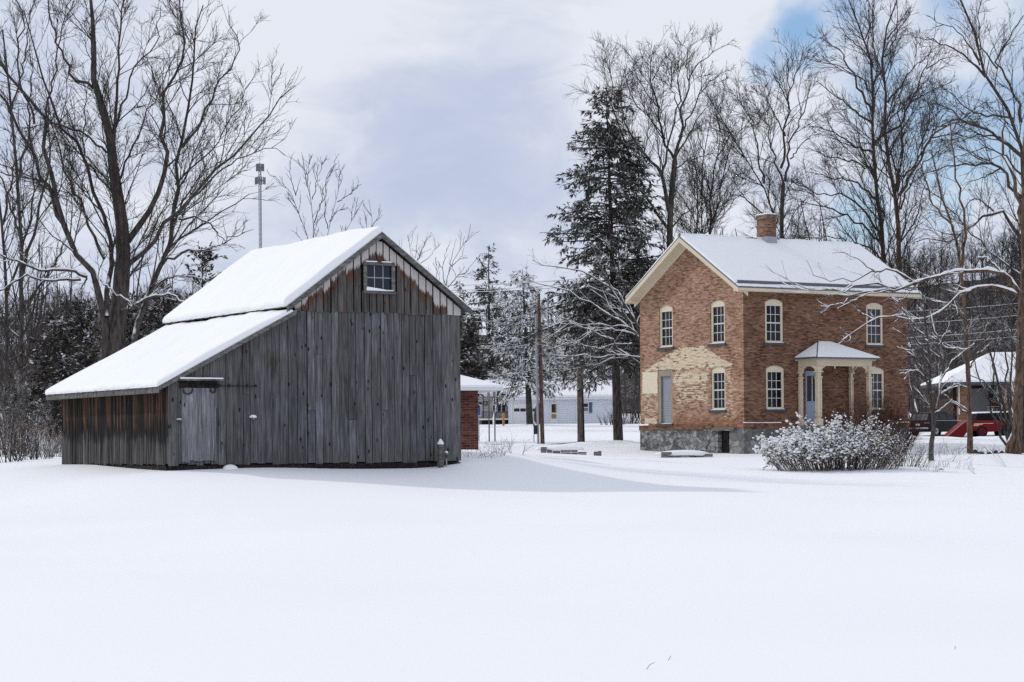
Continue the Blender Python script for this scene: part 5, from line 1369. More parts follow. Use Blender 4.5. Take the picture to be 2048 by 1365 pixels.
limb_tree('bare_tree', 'bare tree over the barn ridge with one branch curving right', 'tree', [([(650, 2600), (670, 1200), (680, 760), (700, 650), (760, 500), (770, 400), (790, 240)], 5.5, .9, 0), ([(768, 490), (850, 440), (930, 370)], 3, .8), ([(690, 700), (670, 560), (665, 420), (640, 340)], 3, .8), ([(775, 380), (810, 300), (780, 230)], 2.2, .7), ([(700, 650), (760, 560), (830, 545)], 2.2, .7)], c6, 118., 53, **kw6)
limb_tree('bare_tree', 'low bare tree over the barn ridge, left of the gable peak', 'tree', [([(780, 2600), (790, 1200), (800, 760), (880, 640), (940, 540), (930, 450)], 4.5, .9, 0), ([(880, 640), (880, 560), (905, 500)], 2.4, .7), ([(910, 590), (965, 480)], 2.2, .7)], c6, 120., 54, **kw6)
limb_tree('bare_tree', 'thin bare tree just above the barn peak', 'tree', [([(1010, 2600), (1010, 1200), (1030, 720), (1040, 640), (1040, 540), (1015, 470)], 4, .9, 0), ([(1035, 690), (1095, 600), (1105, 500)], 2.4, .7), ([(1000, 1100), (1000, 690), (985, 560)], 2.4, .7), ([(1075, 640), (1125, 590)], 2, .7)], c6, 121., 55, **kw6)
c8 = px_map(.2199, 860, 460)
limb_tree('bare_tree', 'bare tree with a long tilted stem right of the barn peak', 'tree', [([(100, 2000), (120, 1000), (140, 540), (170, 400), (240, 220), (390, 20)], 5, .9, 0), ([(145, 540), (250, 430), (340, 370), (420, 270)], 3, .8), ([(135, 560), (110, 330), (150, 170)], 3, .8), ([(200, 330), (290, 240), (320, 130)], 2.4, .7), ([(170, 400), (200, 240), (240, 80)], 2.4, .7), ([(130, 600), (60, 420), (60, 250)], 2.4, .7), ([(250, 430), (330, 420), (400, 400)], 2, .7)], c8, 122., 56, **kw6)
limb_tree('bare_tree', 'fine twigged bare tree behind the barn right roof slope', 'tree', [([(-170, 2000), (-160, 1000), (-160, 400), (-180, 200), (-200, 60)], 4.5, .9, 0), ([(-160, 420), (-80, 200), (-30, 60)], 3, .8), ([(-160, 500), (-250, 250), (-280, 90)], 3, .8), ([(-160, 400), (-120, 180), (-110, 40)], 2.5, .8), ([(-120, 330), (0, 250), (60, 150)], 2.5, .8)], c8, 124., 57, mats=(M_BARK, M_TWIG), dens=(1.8, 2.4, 2.6), lens=(.36, .45, .5), rmin=.01, rk=.33, l1max=2.2, l2max=1., l3max=.45, up=.2)
# --- left edge background trees
kwl = dict(mats=(M_BARK, M_TWIG), dens=(1.4, 2.2, 3.), rmin=.012, l1max=4., l2max=1.7, l3max=.7, up=.15, rk=.8)
limb_tree('bare_tree', 'slender bare tree near the left edge with a straight dark trunk', 'tree', [([(44, 1000), (43, 760), (42, 600), (42, 450), (32, 330), (20, 200), (5, 60)], 9, 2, 0), ([(42, 560), (80, 430), (100, 300), (90, 180)], 5, 1), ([(42, 480), (10, 380), (-20, 280)], 4, 1), ([(43, 620), (90, 560), (140, 470)], 4, 1), ([(35, 360), (60, 260), (60, 120)], 4, 1), ([(43, 680), (0, 640), (-40, 560)], 4, 1), ([(22, 220), (50, 120), (60, 20)], 3, 1)], idp, 104., 61, **kwl)
limb_tree('bare_tree', 'bare tree cut by the left edge, leaning out of frame', 'tree', [([(10, 1000), (12, 760), (15, 640), (10, 520), (0, 400), (-30, 200)], 7, 2, 0), ([(12, 600), (50, 480), (70, 380), (60, 240)], 4, 1), ([(14, 650), (60, 600), (110, 560)], 3.5, 1), ([(5, 450), (30, 330), (20, 200)], 3.5, 1)], idp, 112., 62, **kwl)

# ================================================================== conifers
def sprays(P, Rr, rng, per_m, ln, wd, droop, t0=.15, spread=1.0, up=0.):
    seg = np.linalg.norm(np.diff(P, axis=1), axis=2); L = seg.sum(1); B, kk, _ = P.shape
    cnt = rng.poisson(np.clip(per_m*L, 1, 90)); ids = np.repeat(np.arange(B), cnt); n = len(ids)
    t = rng.uniform(t0, 1, n)**.8; x = t*(kk-1); i = np.clip(x.astype(int), 0, kk-2); f = (x-i)[:, None]
    p0, p1 = P[ids, i], P[ids, i+1]; p = p0*(1-f)+p1*f; T = nrmz(p1-p0)
    v = rng.normal(size=(n, 3)); v[:, 2] *= .55; v = nrmz(v-(v*T).sum(1, keepdims=True)*T)
    a = rng.uniform(.25, 1.1, n)[:, None]*spread
    d = np.cos(a)*T+np.sin(a)*v; d[:, 2] += up-droop*rng.uniform(.3, 1., n); d = nrmz(d)
    l = (ln*rng.uniform(.6, 1.3, n))[:, None]; w = (wd*rng.uniform(.6, 1.3, n))[:, None]
    s = np.cross(d, rng.normal(size=(n, 3))*.5+UP); s = nrmz(s)
    sag = np.array([0, 0, -1.])*l*.12
    q = np.stack([p, p+d*l*.5+s*w*.5+sag*.3, p+d*l+sag, p+d*l*.5-s*w*.5+sag*.3], 1)
    return q.reshape(-1, 3), np.arange(n*4).reshape(-1, 4)
def conifer(name, label, base, H, Rmax, seed, mats, nb=34, per=5, z0=.16, per_m=11, ln=.42, wd=.15, droop=.35, up=.1, r0=.28, shape=1., group=None, tip=.02, wob=.05, cat='tree', gaps=.25, lean=(0, 0), cross=1):
    rng = np.random.RandomState(seed)
    base = np.array(base, float)
    top = base+np.array([lean[0], lean[1], H])
    tr = resample(np.array([base-UP*.4, base+(top-base)*.35, base+(top-base)*.7, top]), 12)[None]
    Bp = []
    hs = np.sort(rng.uniform(z0, .985, nb*per))
    for h in hs:
        p = base+(top-base)*h
        L = Rmax*((1-h)/(1-z0))**shape*rng.uniform(.55, 1.1)+tip*H
        if h < z0+.12: L *= rng.uniform(.6, 1.)
        if rng.rand() < gaps: L *= .55
        az = rng.uniform(0, 2*np.pi); el = up+.55*max(0, h-.55)+rng.normal(0, .08)
        d = np.array([math.cos(az)*math.cos(el), math.sin(az)*math.cos(el), math.sin(el)]); q = [p]
        for j in range(7):
            q.append(q[-1]+d*L/7); d = d+np.array([0, 0, -droop*.12 if j < 4 else droop*.06])+rng.normal(0, wob, 3); d /= np.linalg.norm(d)
        Bp.append(q)
    Bp = np.array(Bp); L_ = np.linalg.norm(Bp[:, -1]-Bp[:, 0], axis=1)
    Br = np.clip(L_*.013, .015, .07)[:, None]*np.linspace(1, .25, 8)[None]
    b2, r2 = spawn(Bp, Br, rng, 1.7, .2, .97, (.6, 1.1), lambda L, t: np.minimum(L*.42*(1.15-.8*t), 1.5), 4, -.08, .08, .5, .008, .012, .25)
    root = thing(name, label, cat, base, group)
    v, f = tubes([(tr, np.linspace(r0, .02, 12)[None], 9), (Bp, Br, 4)])
    np_mesh('trunk', v, f, mats[0], root)
    V, Fc, off = [], [], 0
    for (PP, RR_, pm) in ((Bp, Br, per_m*.8), (b2, r2, per_m)):
        for _ in range(cross):
            v, f = sprays(PP, RR_, rng, pm, ln, wd, droop); V.append(v); Fc.append(f+off); off += len(v)
    np_mesh('crown', np.concatenate(V), np.concatenate(Fc), mats[1], root, smooth=False)
    return root
M_SPT = m_bark('spruce_bark', (.03, .026, .025), (.085, .075, .07), .4, 3, 9, .6)
q = at(1237, 126.); tp_ = W(1212, 172, 126.)
conifer('spruce_tree', 'tall dark spruce towering left of the brick house gable', q, tp_[2]-q[2], 5.0, 71, (M_SPT, M_NEED), nb=80, per=5, z0=.21, per_m=17, ln=.34, wd=.1, droop=.36, up=-.03, r0=.3, shape=.62, lean=(tp_[0]-q[0], 0), gaps=.3)
q = at(1060, 202.); tp_ = W(1045, 538, 202.)
conifer('pine_tree', 'snow-laden pine with drooping boughs in front of the white garage', q, tp_[2]-q[2], 4.3, 72, (M_SPT, M_NEEDS), nb=34, per=5, z0=.19, per_m=13, ln=.45, wd=.12, droop=.55, up=.05, r0=.34, shape=.62, lean=(tp_[0]-q[0], 0))
q = at(1163, 182.); tp_ = W(1152, 600, 182.)
conifer('pine_tree', 'snowy pine between the tall pole and the big spruce trunk', q, tp_[2]-q[2], 4.2, 73, (M_SPT, M_NEEDS), nb=24, per=5, z0=.36, per_m=12, ln=.42, wd=.12, droop=.5, up=.05, r0=.22, shape=.6)
q = at(980, 240.); tp_ = W(978, 492, 240.)
conifer('spruce_tree', 'pointed distant spruce rising between the barn and the tall pole', q, tp_[2]-q[2], 5.6, 74, (M_SPT, M_NEED), nb=36, per=5, z0=.1, per_m=11, ln=.5, wd=.15, droop=.3, up=.1, r0=.3, shape=.75, tip=.012)
q = at(922, 235.); tp_ = W(922, 560, 235.)
conifer('spruce_tree', 'small distant spruce just right of the barn roof slope', q, tp_[2]-q[2], 4., 75, (M_SPT, M_NEED), nb=26, per=5, z0=.08, per_m=11, ln=.5, wd=.15, droop=.3, up=.1, r0=.25, shape=.85, tip=.012)
q = at(1012, 232.); tp_ = W(1012, 575, 232.)
conifer('spruce_tree', 'frosted spruce close behind the pine by the garage', q, tp_[2]-q[2], 4.4, 76, (M_SPT, M_NEEDS), nb=26, per=5, z0=.08, per_m=11, ln=.5, wd=.15, droop=.35, up=.08, r0=.25, shape=.7, tip=.012)
for px_, top_, Yc, rad, lab, sd in ((110, 640, 92., 2.2, 'dark cedar left of the many-stemmed tree trunk', 81), (165, 612, 96., 2.4, 'dark cedar directly behind the barn lean-to roof', 82), (330, 570, 104., 2.8, 'dark cedar right of the many-stemmed trunk, above the barn roof', 83), (408, 500, 112., 3.0, 'dark cedar peeking over the barn roof snow, left of the ridge', 84), (937, 645, 92., .8, 'dense dark cedar against the barn right corner', 85), (252, 600, 100., 2.5, 'dark cedar hidden behind the split trunk of the big tree', 86)):
    q = at(px_, Yc); tz_ = W(px_, top_, Yc)[2]
    conifer('cedar_tree', lab, q, tz_-q[2], rad, sd, (M_SPT, M_CEDAR), nb=34, per=5, z0=.04 if px_ < 900 else .36, per_m=20, ln=.24, wd=.11, droop=.1, up=.45, r0=.14, shape=.45, gaps=.2, wob=.12)

# ================================================================== woodland, copies of a few bare trees
def wild_tree(label, H, seed, nst=1, spread=.3, mats=None, dens=(.9, 1.3, 1.6), group=None, l3=True, rscale=1.):
    rng = np.random.RandomState(seed); limbs = []
    P, Rr = [], []
    for s in range(nst):
        d = np.array([rng.normal(0, spread), rng.normal(0, spread), 1.]); p = np.array([rng.normal(0, .12)*(nst > 1), rng.normal(0, .12)*(nst > 1), -.3]); q = [p]
        h = H*rng.uniform(.8, 1.)
        for j in range(9):
            d = d+np.array([rng.normal(0, .09), rng.normal(0, .09), .1]); d /= np.linalg.norm(d); q.append(q[-1]+d*h/9)
        P.append(resample(q, 12)); Rr.append(np.linspace(H*.011, H*.0016, 12)*rscale)
    P, Rr = np.array(P), np.array(Rr)
    b0, r0 = spawn(P, Rr, rng, .55, .25, .95, (.45, .9), lambda L, t: L*.42*(1.15-.75*t), 8, .25, .1, .55, .012, .012, .8)
    b1, r1 = spawn(np.concatenate([b0]), r0, rng, dens[0], .15, 1, (.5, .95), lambda L, t: np.minimum(L*.45*(1.1-.5*t), 3.), 6, .18, .13, .55, .009, .012, .4)
    b2, r2 = spawn(b1, r1, rng, dens[1], .1, 1, (.5, .95), lambda L, t: np.minimum(L*.5, 1.3), 4, .15, .15, .6, .008, .014, .25)
    gr = [(b1, r1, 4), (b2, r2, 3)]
    if l3:
        b3, r3 = spawn(b2, r2, rng, dens[2], .1, 1, (.5, .95), lambda L, t: np.minimum(L*.5+.1, .6), 3, .15, .15, .7, .007, .014, .2); gr.append((b3, r3, 3))
    root = thing('bare_tree', label, 'tree', (0, 0, 0), group)
    m1, m2 = mats or (M_BARK, M_TWIG)
    v, f = tubes([(P, Rr, 7), (b0, r0, 5)]); np_mesh('trunk', v, f, m1, root)
    v, f = tubes(gr); np_mesh('crown', v, f, m2, root)
    return root
protos = [wild_tree('bare grey tree in the wood behind the barn', 13, 101, group='bare trees of the wood behind the barn'), wild_tree('bare grey tree in the wood behind the barn', 11, 102, 2, group='bare trees of the wood behind the barn'), wild_tree('bare grey tree in the wood behind the barn', 9, 103, 3, .35, group='bare trees of the wood behind the barn')]
pS = wild_tree('frosted bare tree in the thicket behind the street', 8, 104, 2, .35, (M_TWIGS, M_TWIGS), (1.4, 1.6, 1.5), 'frosted trees behind the street')
used = set()
def put(o, loc, rot, sc, label=None, group=None):
    if o not in used: used.add(o); c = o
    else: c = copy_tree(o)
    c.location = Vector(loc); c.rotation_euler = (0, 0, rot); c.scale = (sc, sc, sc*random.uniform(.9, 1.1))
    if label: c['label'] = label
    if group: c['group'] = group
    return c
rw = random.Random(3)
for i in range(46):
    px_ = rw.uniform(-150, 540); Yw = rw.uniform(108, 190); q = at(px_, Yw)
    lim = 600-.12*max(0, px_-100) if px_ > 350 else 480
    h = (HY-rw.uniform(lim-60, lim+90))/F*Yw; k = rw.randrange(3)
    put(protos[k], q, rw.uniform(0, 6.28), max(.4, h/(13, 11, 9)[k]))
for i in range(14):
    px_ = rw.uniform(540, 1000); Yw = rw.uniform(180, 245); q = at(px_, Yw); k = rw.randrange(3)
    h = (HY-rw.uniform(560, 640))/F*Yw
    put(protos[k], q, rw.uniform(0, 6.28), max(.4, h/(13, 11, 9)[k]), 'bare grey tree in the far wood between barn and spruce', 'bare trees of the far wood')
for i in range(26):
    px_ = rw.uniform(930, 1300); Yw = rw.uniform(226, 262); q = at(px_, Yw)
    h = (HY-rw.uniform(580, 720))/F*Yw
    put(pS, q, rw.uniform(0, 6.28), max(.5, h/8))
for i in range(22):
    px_ = rw.uniform(1780, 2130); Yw = rw.uniform(195, 255); q = at(px_, Yw); k = rw.randrange(4)
    h = (HY-rw.uniform(610, 720))/F*Yw
    put((protos+[pS])[k], q, rw.uniform(0, 6.28), max(.4, h/(13, 11, 9, 8)[k]), 'bare tree of the wood behind the snowy-roofed house', 'bare trees behind the right house')
for i in range(16):
    px_ = rw.uniform(1330, 1800); Yw = rw.uniform(165, 240); q = at(px_, Yw); k = rw.randrange(3)
    h = (HY-rw.uniform(380, 520))/F*Yw
    put(protos[k], q, rw.uniform(0, 6.28), max(.4, h/(13, 11, 9)[k]), 'bare tree showing above the brick house roof, behind the tall ones', 'bare trees behind the brick house')

# far wood on the hill: one mass of small bare crowns
def hill_wood():
    rng = np.random.RandomState(9); kinds = []
    for s in range(5):
        r = np.random.RandomState(200+s)
        P = np.array([resample([(0, 0, -.5), (r.normal(0, .3), r.normal(0, .3), 5), (r.normal(0, .6), r.normal(0, .6), 11)], 6)]); Rr = np.linspace(.16, .04, 6)[None]
        b0, r0 = spawn(P, Rr, r, 2.2, .2, 1, (.45, .9), lambda L, t: L*.42*(1.1-.7*t), 5, .25, .1, .5, .035, .012, .8)
        b1, r1 = spawn(b0, r0, r, 1.5, .15, 1, (.5, .95), lambda L, t: L*.5, 3, .18, .13, .6, .028, .012, .5)
        b2, r2 = spawn(b1, r1, r, 1.2, .1, 1, (.5, .95), lambda L, t: L*.5, 3, .18, .13, .6, .024, .012, .4)
        kinds.append(tubes([(P, Rr, 4), (b0, r0, 3), (b1, r1, 3), (b2, r2, 3)]))
    V, Fc, off = [], [], 0
    n = 0
    while n < 800:
        y = rng.uniform(255, 520); x = rng.uniform(-.27, .27)*y*1.1
        v, f = kinds[rng.randint(5)]
        a = rng.uniform(0, 6.28); c_, s_ = math.cos(a), math.sin(a); sc = rng.uniform(.55, 1.05)
        if abs(x/y) < .07 and x < 20: sc *= .7
        w = np.stack([v[:, 0]*c_-v[:, 1]*s_, v[:, 0]*s_+v[:, 1]*c_, v[:, 2]], -1)*sc + np.array([x, y, float(hill_z(np.array(x), np.array(y)))])
        V.append(w); Fc.append(f+off); off += len(v); n += 1
    o = np_mesh('far_wood', np.concatenate(V), np.concatenate(Fc), m_bark('far_wood_bark', (.035, .029, .027), (.075, .064, .058), .5, 20, 60, .55), None, (0, 300, 10))
    tag(o, 'dense dark leafless wood covering the hillside', 'woods', kind='stuff')
hill_wood()

# ================================================================== shrubs, bushes, weeds
def blobs(C, rad, rng, flat=.75):
    """many small snow lumps, one mesh"""
    t = (1+5**.5)/2
    iv = nrmz(np.array([(-1, t, 0), (1, t, 0), (-1, -t, 0), (1, -t, 0), (0, -1, t), (0, 1, t), (0, -1, -t), (0, 1, -t), (t, 0, -1), (t, 0, 1), (-t, 0, -1), (-t, 0, 1)], float))
    fi = np.array([(0, 11, 5), (0, 5, 1), (0, 1, 7), (0, 7, 10), (0, 10, 11), (1, 5, 9), (5, 11, 4), (11, 10, 2), (10, 7, 6), (7, 1, 8), (3, 9, 4), (3, 4, 2), (3, 2, 6), (3, 6, 8), (3, 8, 9), (4, 9, 5), (2, 4, 11), (6, 2, 10), (8, 6, 7), (9, 8, 1)])
    n = len(C)
    v = iv[None]*rad[:, None, None]*rng.uniform(.65, 1.3, (n, 12, 1))
    v[:, :, 2] *= flat
    a = rng.uniform(0, 6.28, n); c_, s_ = np.cos(a)[:, None], np.sin(a)[:, None]
    v = np.stack([v[..., 0]*c_*1.25-v[..., 1]*s_, v[..., 0]*s_*1.25+v[..., 1]*c_, v[..., 2]], -1)+C[:, None]
    return v.reshape(-1, 3), (fi[None]+12*np.arange(n)[:, None, None]).reshape(-1, 3)
def shrub_parts(P0, D0, H, rng, k=7, wob=.1, up=.05, r0=.012, dens=(3., 4.), l=(.45, .5), rmin=.004, lm=(.7, .35)):
    n = len(P0); d = nrmz(D0); q = np.empty((n, k, 3)); q[:, 0] = P0
    for j in range(1, k):
        q[:, j] = q[:, j-1]+d*(H/(k-1))[:, None]; d = d+rng.normal(size=(n, 3))*wob; d[:, 2] += up; d = nrmz(d)
    Rr = np.full((n, k), r0)*np.linspace(1, .4, k)[None]
    b1, r1 = spawn(q, Rr, rng, dens[0], .15, 1, (.4, .9), lambda L, t: np.minimum(L*l[0], lm[0]), 5, .1, .14, .6, rmin, .012, .4)
    b2, r2 = spawn(b1, r1, rng, dens[1], .1, 1, (.4, .95), lambda L, t: np.minimum(L*l[1], lm[1]), 3, .1, .15, .7, rmin*.8, .014, .3)
    return q, Rr, b1, r1, b2, r2
def shrub(name, label, c, rx, ry, H, n, seed, mats, spread=.6, group=None, leaves=None, snow=0., leafn=3, cat='shrub', r0=.012, dens=(3., 4.), leafsize=.06, lm=(.7, .35), up=.05):
    rng = np.random.RandomState(seed); c = np.array(c, float)
    a = rng.uniform(0, 6.28, n); r = np.sqrt(rng.uniform(0, 1, n))
    px_, py_ = c[0]+rx*r*np.cos(a)*.75, c[1]+ry*r*np.sin(a)*.75
    P0 = np.stack([px_, py_, G(px_, py_)-.05], -1)
    D0 = np.stack([np.cos(a)*r*spread*rx/max(rx, ry), np.sin(a)*r*spread, np.ones(n)], -1)+rng.normal(0, .12, (n, 3))
    hh = H*rng.uniform(.6, 1.05, n)*(1-.35*r**2)
    q, Rr, b1, r1, b2, r2 = shrub_parts(P0, D0, hh, rng, r0=r0, dens=dens, lm=lm, up=up)
    root = thing(name, label, cat, c, group)
    v, f = tubes([(q, Rr, 4), (b1, r1, 4), (b2, r2, 3)]); np_mesh('stems', v, f, mats, root)
    if leaves:
        pts = np.concatenate([b2.reshape(-1, 3), b1[:, 2:].reshape(-1, 3)]); pts = np.repeat(pts, leafn, 0)+rng.normal(0, .04, (len(pts)*leafn, 3)); m = len(pts)
        d = nrmz(rng.normal(size=(m, 3))); s = nrmz(np.cross(d, rng.normal(size=(m, 3)))); l = rng.uniform(.5, 1.3, m)[:, None]*leafsize
        qd = np.stack([pts, pts+d*l*.5+s*l*.3, pts+d*l, pts+d*l*.5-s*l*.3], 1).reshape(-1, 3)
        np_mesh('leaves', qd, np.arange(m*4).reshape(-1, 4), leaves, root, smooth=False)
    return root, (q, b1, b2), rng
M_BUSHL = m_flat('dark_bush_leaves', (.06, .045, .034), .8, .2, .35, 8.)
M_SEED = m_flat('dry_seed_heads', (.45, .33, .17), .8, .2, .3, 9.)
q = at(1676, 81.); q[2] = g1(q[0], q[1])
bush, (bq, b1_, b2_), rng = shrub('snowy_bush', 'big rounded bush heaped with snow in front of the porch', q, 3.0, 1.2, 1.68, 270, 301, m_bark('brown_bush_twigs', (.05, .036, .028), (.14, .1, .075), .9, 5, 12, .1), .8, leaves=M_BUSHL, leafn=1, leafsize=.08, r0=.015, dens=(3.4, 4.2))
pts = np.concatenate([b2_[:, 1:].reshape(-1, 3), b1_.reshape(-1, 3), bq[:, 3:].reshape(-1, 3)])
xn = (pts[:, 0]-q[0])/3.1; zn = pts[:, 2]-q[2]
top = 1.7-.5*np.clip(xn, -1.2, 1.2)**2-.12*xn
den = zn/top + .0*xn
yn = (pts[:, 1]-q[1])/1.3
keep = (rng.rand(len(pts)) < np.clip((den-.24-.16*yn)*2., .03, 1)*np.clip(.9-.95*xn, .04, 1.3)*1.6*np.clip(.9+1.5*np.sin(pts[:, 0]*5.3+pts[:, 2]*4)*np.sin(pts[:, 1]*4.7+pts[:, 2]*6.1+1)*np.sin(pts[:, 0]*2.1-pts[:, 2]*7.), .1, 1.6))
C = pts[keep]+np.array([0, 0, .02]); 
if len(C) > 26000: C = C[rng.permutation(len(C))[:26000]]
v, f = blobs(C, rng.uniform(.014, .056, len(C))*(1+.5*np.clip(-(C[:, 0]-q[0])/3, -1, 1)), rng); np_mesh('snow_clumps', v, f, M_SNOW, bush)
m = rng.permutation(len(bq))[:70]
tips = bq[m, -1]+np.array([0, 0, .06]); ex = np.concatenate([tips, tips+rng.normal(0, .12, tips.shape)+np.array([0, 0, .1])])
v, f = blobs(ex, rng.uniform(.018, .04, len(ex)), rng, 1.2); np_mesh('seed_heads', v, f, M_SEED, bush)
q = at(1800, 83.); shrub('bare_shrub', 'tangle of bare dark twigs right of the snow heaped bush', q, 1.5, .9, 1.15, 90, 302, M_TWIG, .9, dens=(3.5, 3.5), r0=.009)
q = at(1752, 97.); shrub('bare_shrub', 'reddish brown bare shrub against the house wall behind the snowy bush', q, 2.0, .6, 2.9, 170, 303, m_bark('red_brown_twigs', (.032, .014, .01), (.085, .036, .024), .2, 0, 2, .5), .5, dens=(4., 4.), r0=.014)
M_TANL = m_flat('tan_dead_leaves', (.19, .105, .065), .85, .15, .4, 5.)
for px_, Yw, rx, H, n, sd, lab, lv in ((62, 71., 1.0, 1.3, 60, 311, 'bare twiggy shrub by the barn lean-to left corner', None), (15, 69., .7, 2.2, 22, 312, 'thin dark young shrub at the left edge of the snow', None), (100, 75., .9, .9, 60, 313, 'low snow-dusted brush touching the lean-to wall', None), (60, 84., 2.2, 1.35, 90, 314, 'rust brown leafy brush behind the bare shrubs at left', M_TANL), (20, 92., 2.4, 3.2, 60, 315, 'tall frosted thicket shrub at the far left', None), (95, 96., 2.2, 3.4, 60, 316, 'tall frosted thicket shrub beside the dark cedar', None), (30, 80., 1.5, 2.6, 46, 317, 'dark bare thicket shrub left of the lean-to', None)):
    q = at(px_, Yw); shrub('bare_shrub', lab, q, rx, rx*.7, H, n, sd, M_TWIGS if sd in (311, 313, 315, 316) else M_TWIG, .6, leaves=lv, leafn=2, leafsize=.075, dens=(2.4, 3.), lm=(.9, .45))
for px_, Yw, H, sd, lab in ((1258, 210., 3.2, 321, 'bushy bare shrub at the right end of the white house'), (1225, 205., 1.6, 322, 'small bare shrub before the white house corner')):
    q = at(px_, Yw); shrub('bare_shrub', lab, q, 1.6, 1.2, H, 60, sd, M_TWIG, .5, r0=.02, dens=(1.6, 2.), lm=(1.2, .6))
# leaning bare whips of the thicket by the lean-to
# dry weeds
M_WEED = m_flat('dry_weed_stalks', (.10, .075, .06), .9, .1, .4)
def weed(px_, Yw, H, n, sd, lab, grp, rx=.25, sp=.7):
    q = at(px_, Yw); rng = np.random.RandomState(sd)
    a = rng.uniform(0, 6.28, n); P0 = np.stack([q[0]+rng.normal(0, rx, n), q[1]+rng.normal(0, rx*.6, n), np.zeros(n)], -1); P0[:, 2] = G(P0[:, 0], P0[:, 1])-.03
    D0 = np.stack([np.cos(a)*sp, np.sin(a)*sp, np.ones(n)], -1)*1.+rng.normal(0, .25, (n, 3))
    qq, Rr, b1, r1, b2, r2 = shrub_parts(P0, D0, H*rng.uniform(.5, 1.1, n), rng, 5, .12, .02, .006, (3.5, 2.), (.3, .4), .0035, (.22, .12))
    v, f = tubes([(qq, Rr, 4), (b1, r1, 3), (b2, r2, 3)])
    o = np_mesh('dry_weed', v, f, M_WEED, None, q); tag(o, lab, 'weed', grp)
W1 = 'dry weeds at the barn corner'
for i, (px_, Yw, H, n) in enumerate([(945, 63.6, .28, 14), (968, 64.5, .32, 10), (990, 65.2, .35, 10), (1012, 65.8, .45, 8), (1024, 66.2, .5, 6)]):
    weed(px_, Yw, H, n, 400+i, ['dry weeds touching the barn right corner', 'low dry weeds before the brick shed corner', 'middle clump of dry weeds right of the brick shed', 'slanting dry weeds right of the middle clump', 'rightmost tall slanting dry stalks by the barn'][i], W1)
W2 = 'dry weeds on the bank'
for i in range(15):
    px_ = [1850, 1872, 1885, 1900, 1918, 1955, 1968, 1982, 1995, 2008, 1840, 1930, 1900, 1880, 1945][i]; Yw = [80, 79, 83, 90, 92, 92, 94, 92, 95, 94, 84, 82, 100, 98, 101][i]
    weed(px_, Yw, .32+.2*((i*7) % 5)/5, 7, 420+i, 'thin dry weeds standing in the snowy bank at right', W2, .16, .35)
def sprig(pts, Yw, lab):
    P = [at(a, Yw)+np.array([0, k*.01, h]) for k, (a, h) in enumerate(pts)]; mb = MB(); mb.tube(P, [.0022, .002, .0012][:len(P)], 5)
    tag(mb.build('dry_weed', M_WEED, None, P[0]), lab, 'weed')
sprig([(1291, -.01), (1300, .03), (1310, .045)], 15.1, 'thin bent weed tip in the snow at the bottom, right of centre')
sprig([(1336, -.01), (1340, .02), (1343, .03)], 15.6, 'tiny weed tip just above and right of the bent one')
sprig([(1909, -.01), (1911, .012), (1912, .02)], 16.2, 'tiny dark weed tip near the lower right corner')
def fallen(pts, r, lab):
    P = [at(a, yy)+np.array([0, 0, h]) for a, yy, h in pts]; mb = MB(); mb.tube(P, [r*(1-.6*i/(len(P)-1)) for i in range(len(P))], 6)
    tag(mb.build('fallen_branch', M_BARKS, None, P[0], smooth=True), lab, 'branch')
fallen([(1905, 86, .0), (1915, 88, .25), (1930, 91, .32), (1938, 94, .3)], .03, 'curved fallen branch against the straight young tree')
fallen([(1970, 92, .35), (1990, 88, .15), (2010, 84, .02)], .025, 'long thin fallen branch across the snowy bank')
fallen([(1936, 83, .12), (1945, 80, .02), (1952, 78, .0)], .018, 'short fallen twig low on the snowy bank')
for px_, Yw, w_, lab in ((1966, 96., .33, 'dark hollow stump left of the two in the snowy bank'), (2012, 95., .36, 'dark hollow stump by the thick right edge tree')):
    q = at(px_, Yw); mb = MB(); rng = random.Random(int(px_))
    for i in range(5): mb.lathe(q+np.array([rng.uniform(-w_, w_)*1.4, rng.uniform(-.2, .2), -.1]), [(.16, 0), (.15, .15), (.1, .22+rng.random()*.12), (.02, .3+rng.random()*.1)], 7)
    so_ = mb.build('tree_stump', M_ROCK, None, q); tag(so_, lab, 'stump')
    lump('snow_cap', q+np.array([.05, .1, .17]), w_*1.1, .25, .1, so_, seed=int(px_))
tag(lump('snow_covered_stone', at(1882, 81.)-UP*.05, .12, .1, .09, None, at(1882, 81.), seed=4, mat=M_ROCK, n=6), 'small dark stone low on the snowy bank', 'stone')

# ================================================================== vehicles
def loft(mb, prof, wfn, o, fwd, side, mi=0):
    """prof: (l, z) outline; half width wfn(z)"""
    n = len(prof); i = len(mb.v)
    for sg in (-1, 1):
        for l, z in prof: mb.v.append(tuple(o+fwd*l+UP*z+side*sg*wfn(z)))
    fs = [tuple(range(n-1, -1, -1)), tuple(range(n, 2*n))]+[(j, (j+1) % n, n+(j+1) % n, n+j) for j in range(n)]
    for q in fs: mb.f.append(tuple(i+j for j in q)); mb.mi.append(mi); mb.uv += [(0, 0)]*len(q)
def paint(name, col): 
    b = NB(name, .4, .12); b.bsdf.inputs['Coat Weight'].default_value = .05; n = b.noise(b.obj(), 3., 4)
    r = b.maprange(n, .3, .7, .35, .65); b.set(b.bsdf.inputs['Roughness'], r)
    return b.out(b.mix(b.mul(n, .5), col, tuple(c*1.3+.003 for c in col)))
M_BLACKP = paint('black_car_paint', (.004, .004, .005)); M_REDP = paint('dark_red_paint', (.16, .008, .012))
M_RUB = m_flat('black_rubber', (.012, .012, .012), .85, .2, .3); M_LAMP = m_flat('red_tail_lamp', (.18, .02, .015), .3, .5, .1)
M_CARGL = m_glass('car_window_glass', (.008, .008, .009), .15); M_CARGL.node_tree.nodes['Principled BSDF'].inputs['Specular IOR Level'].default_value = .25
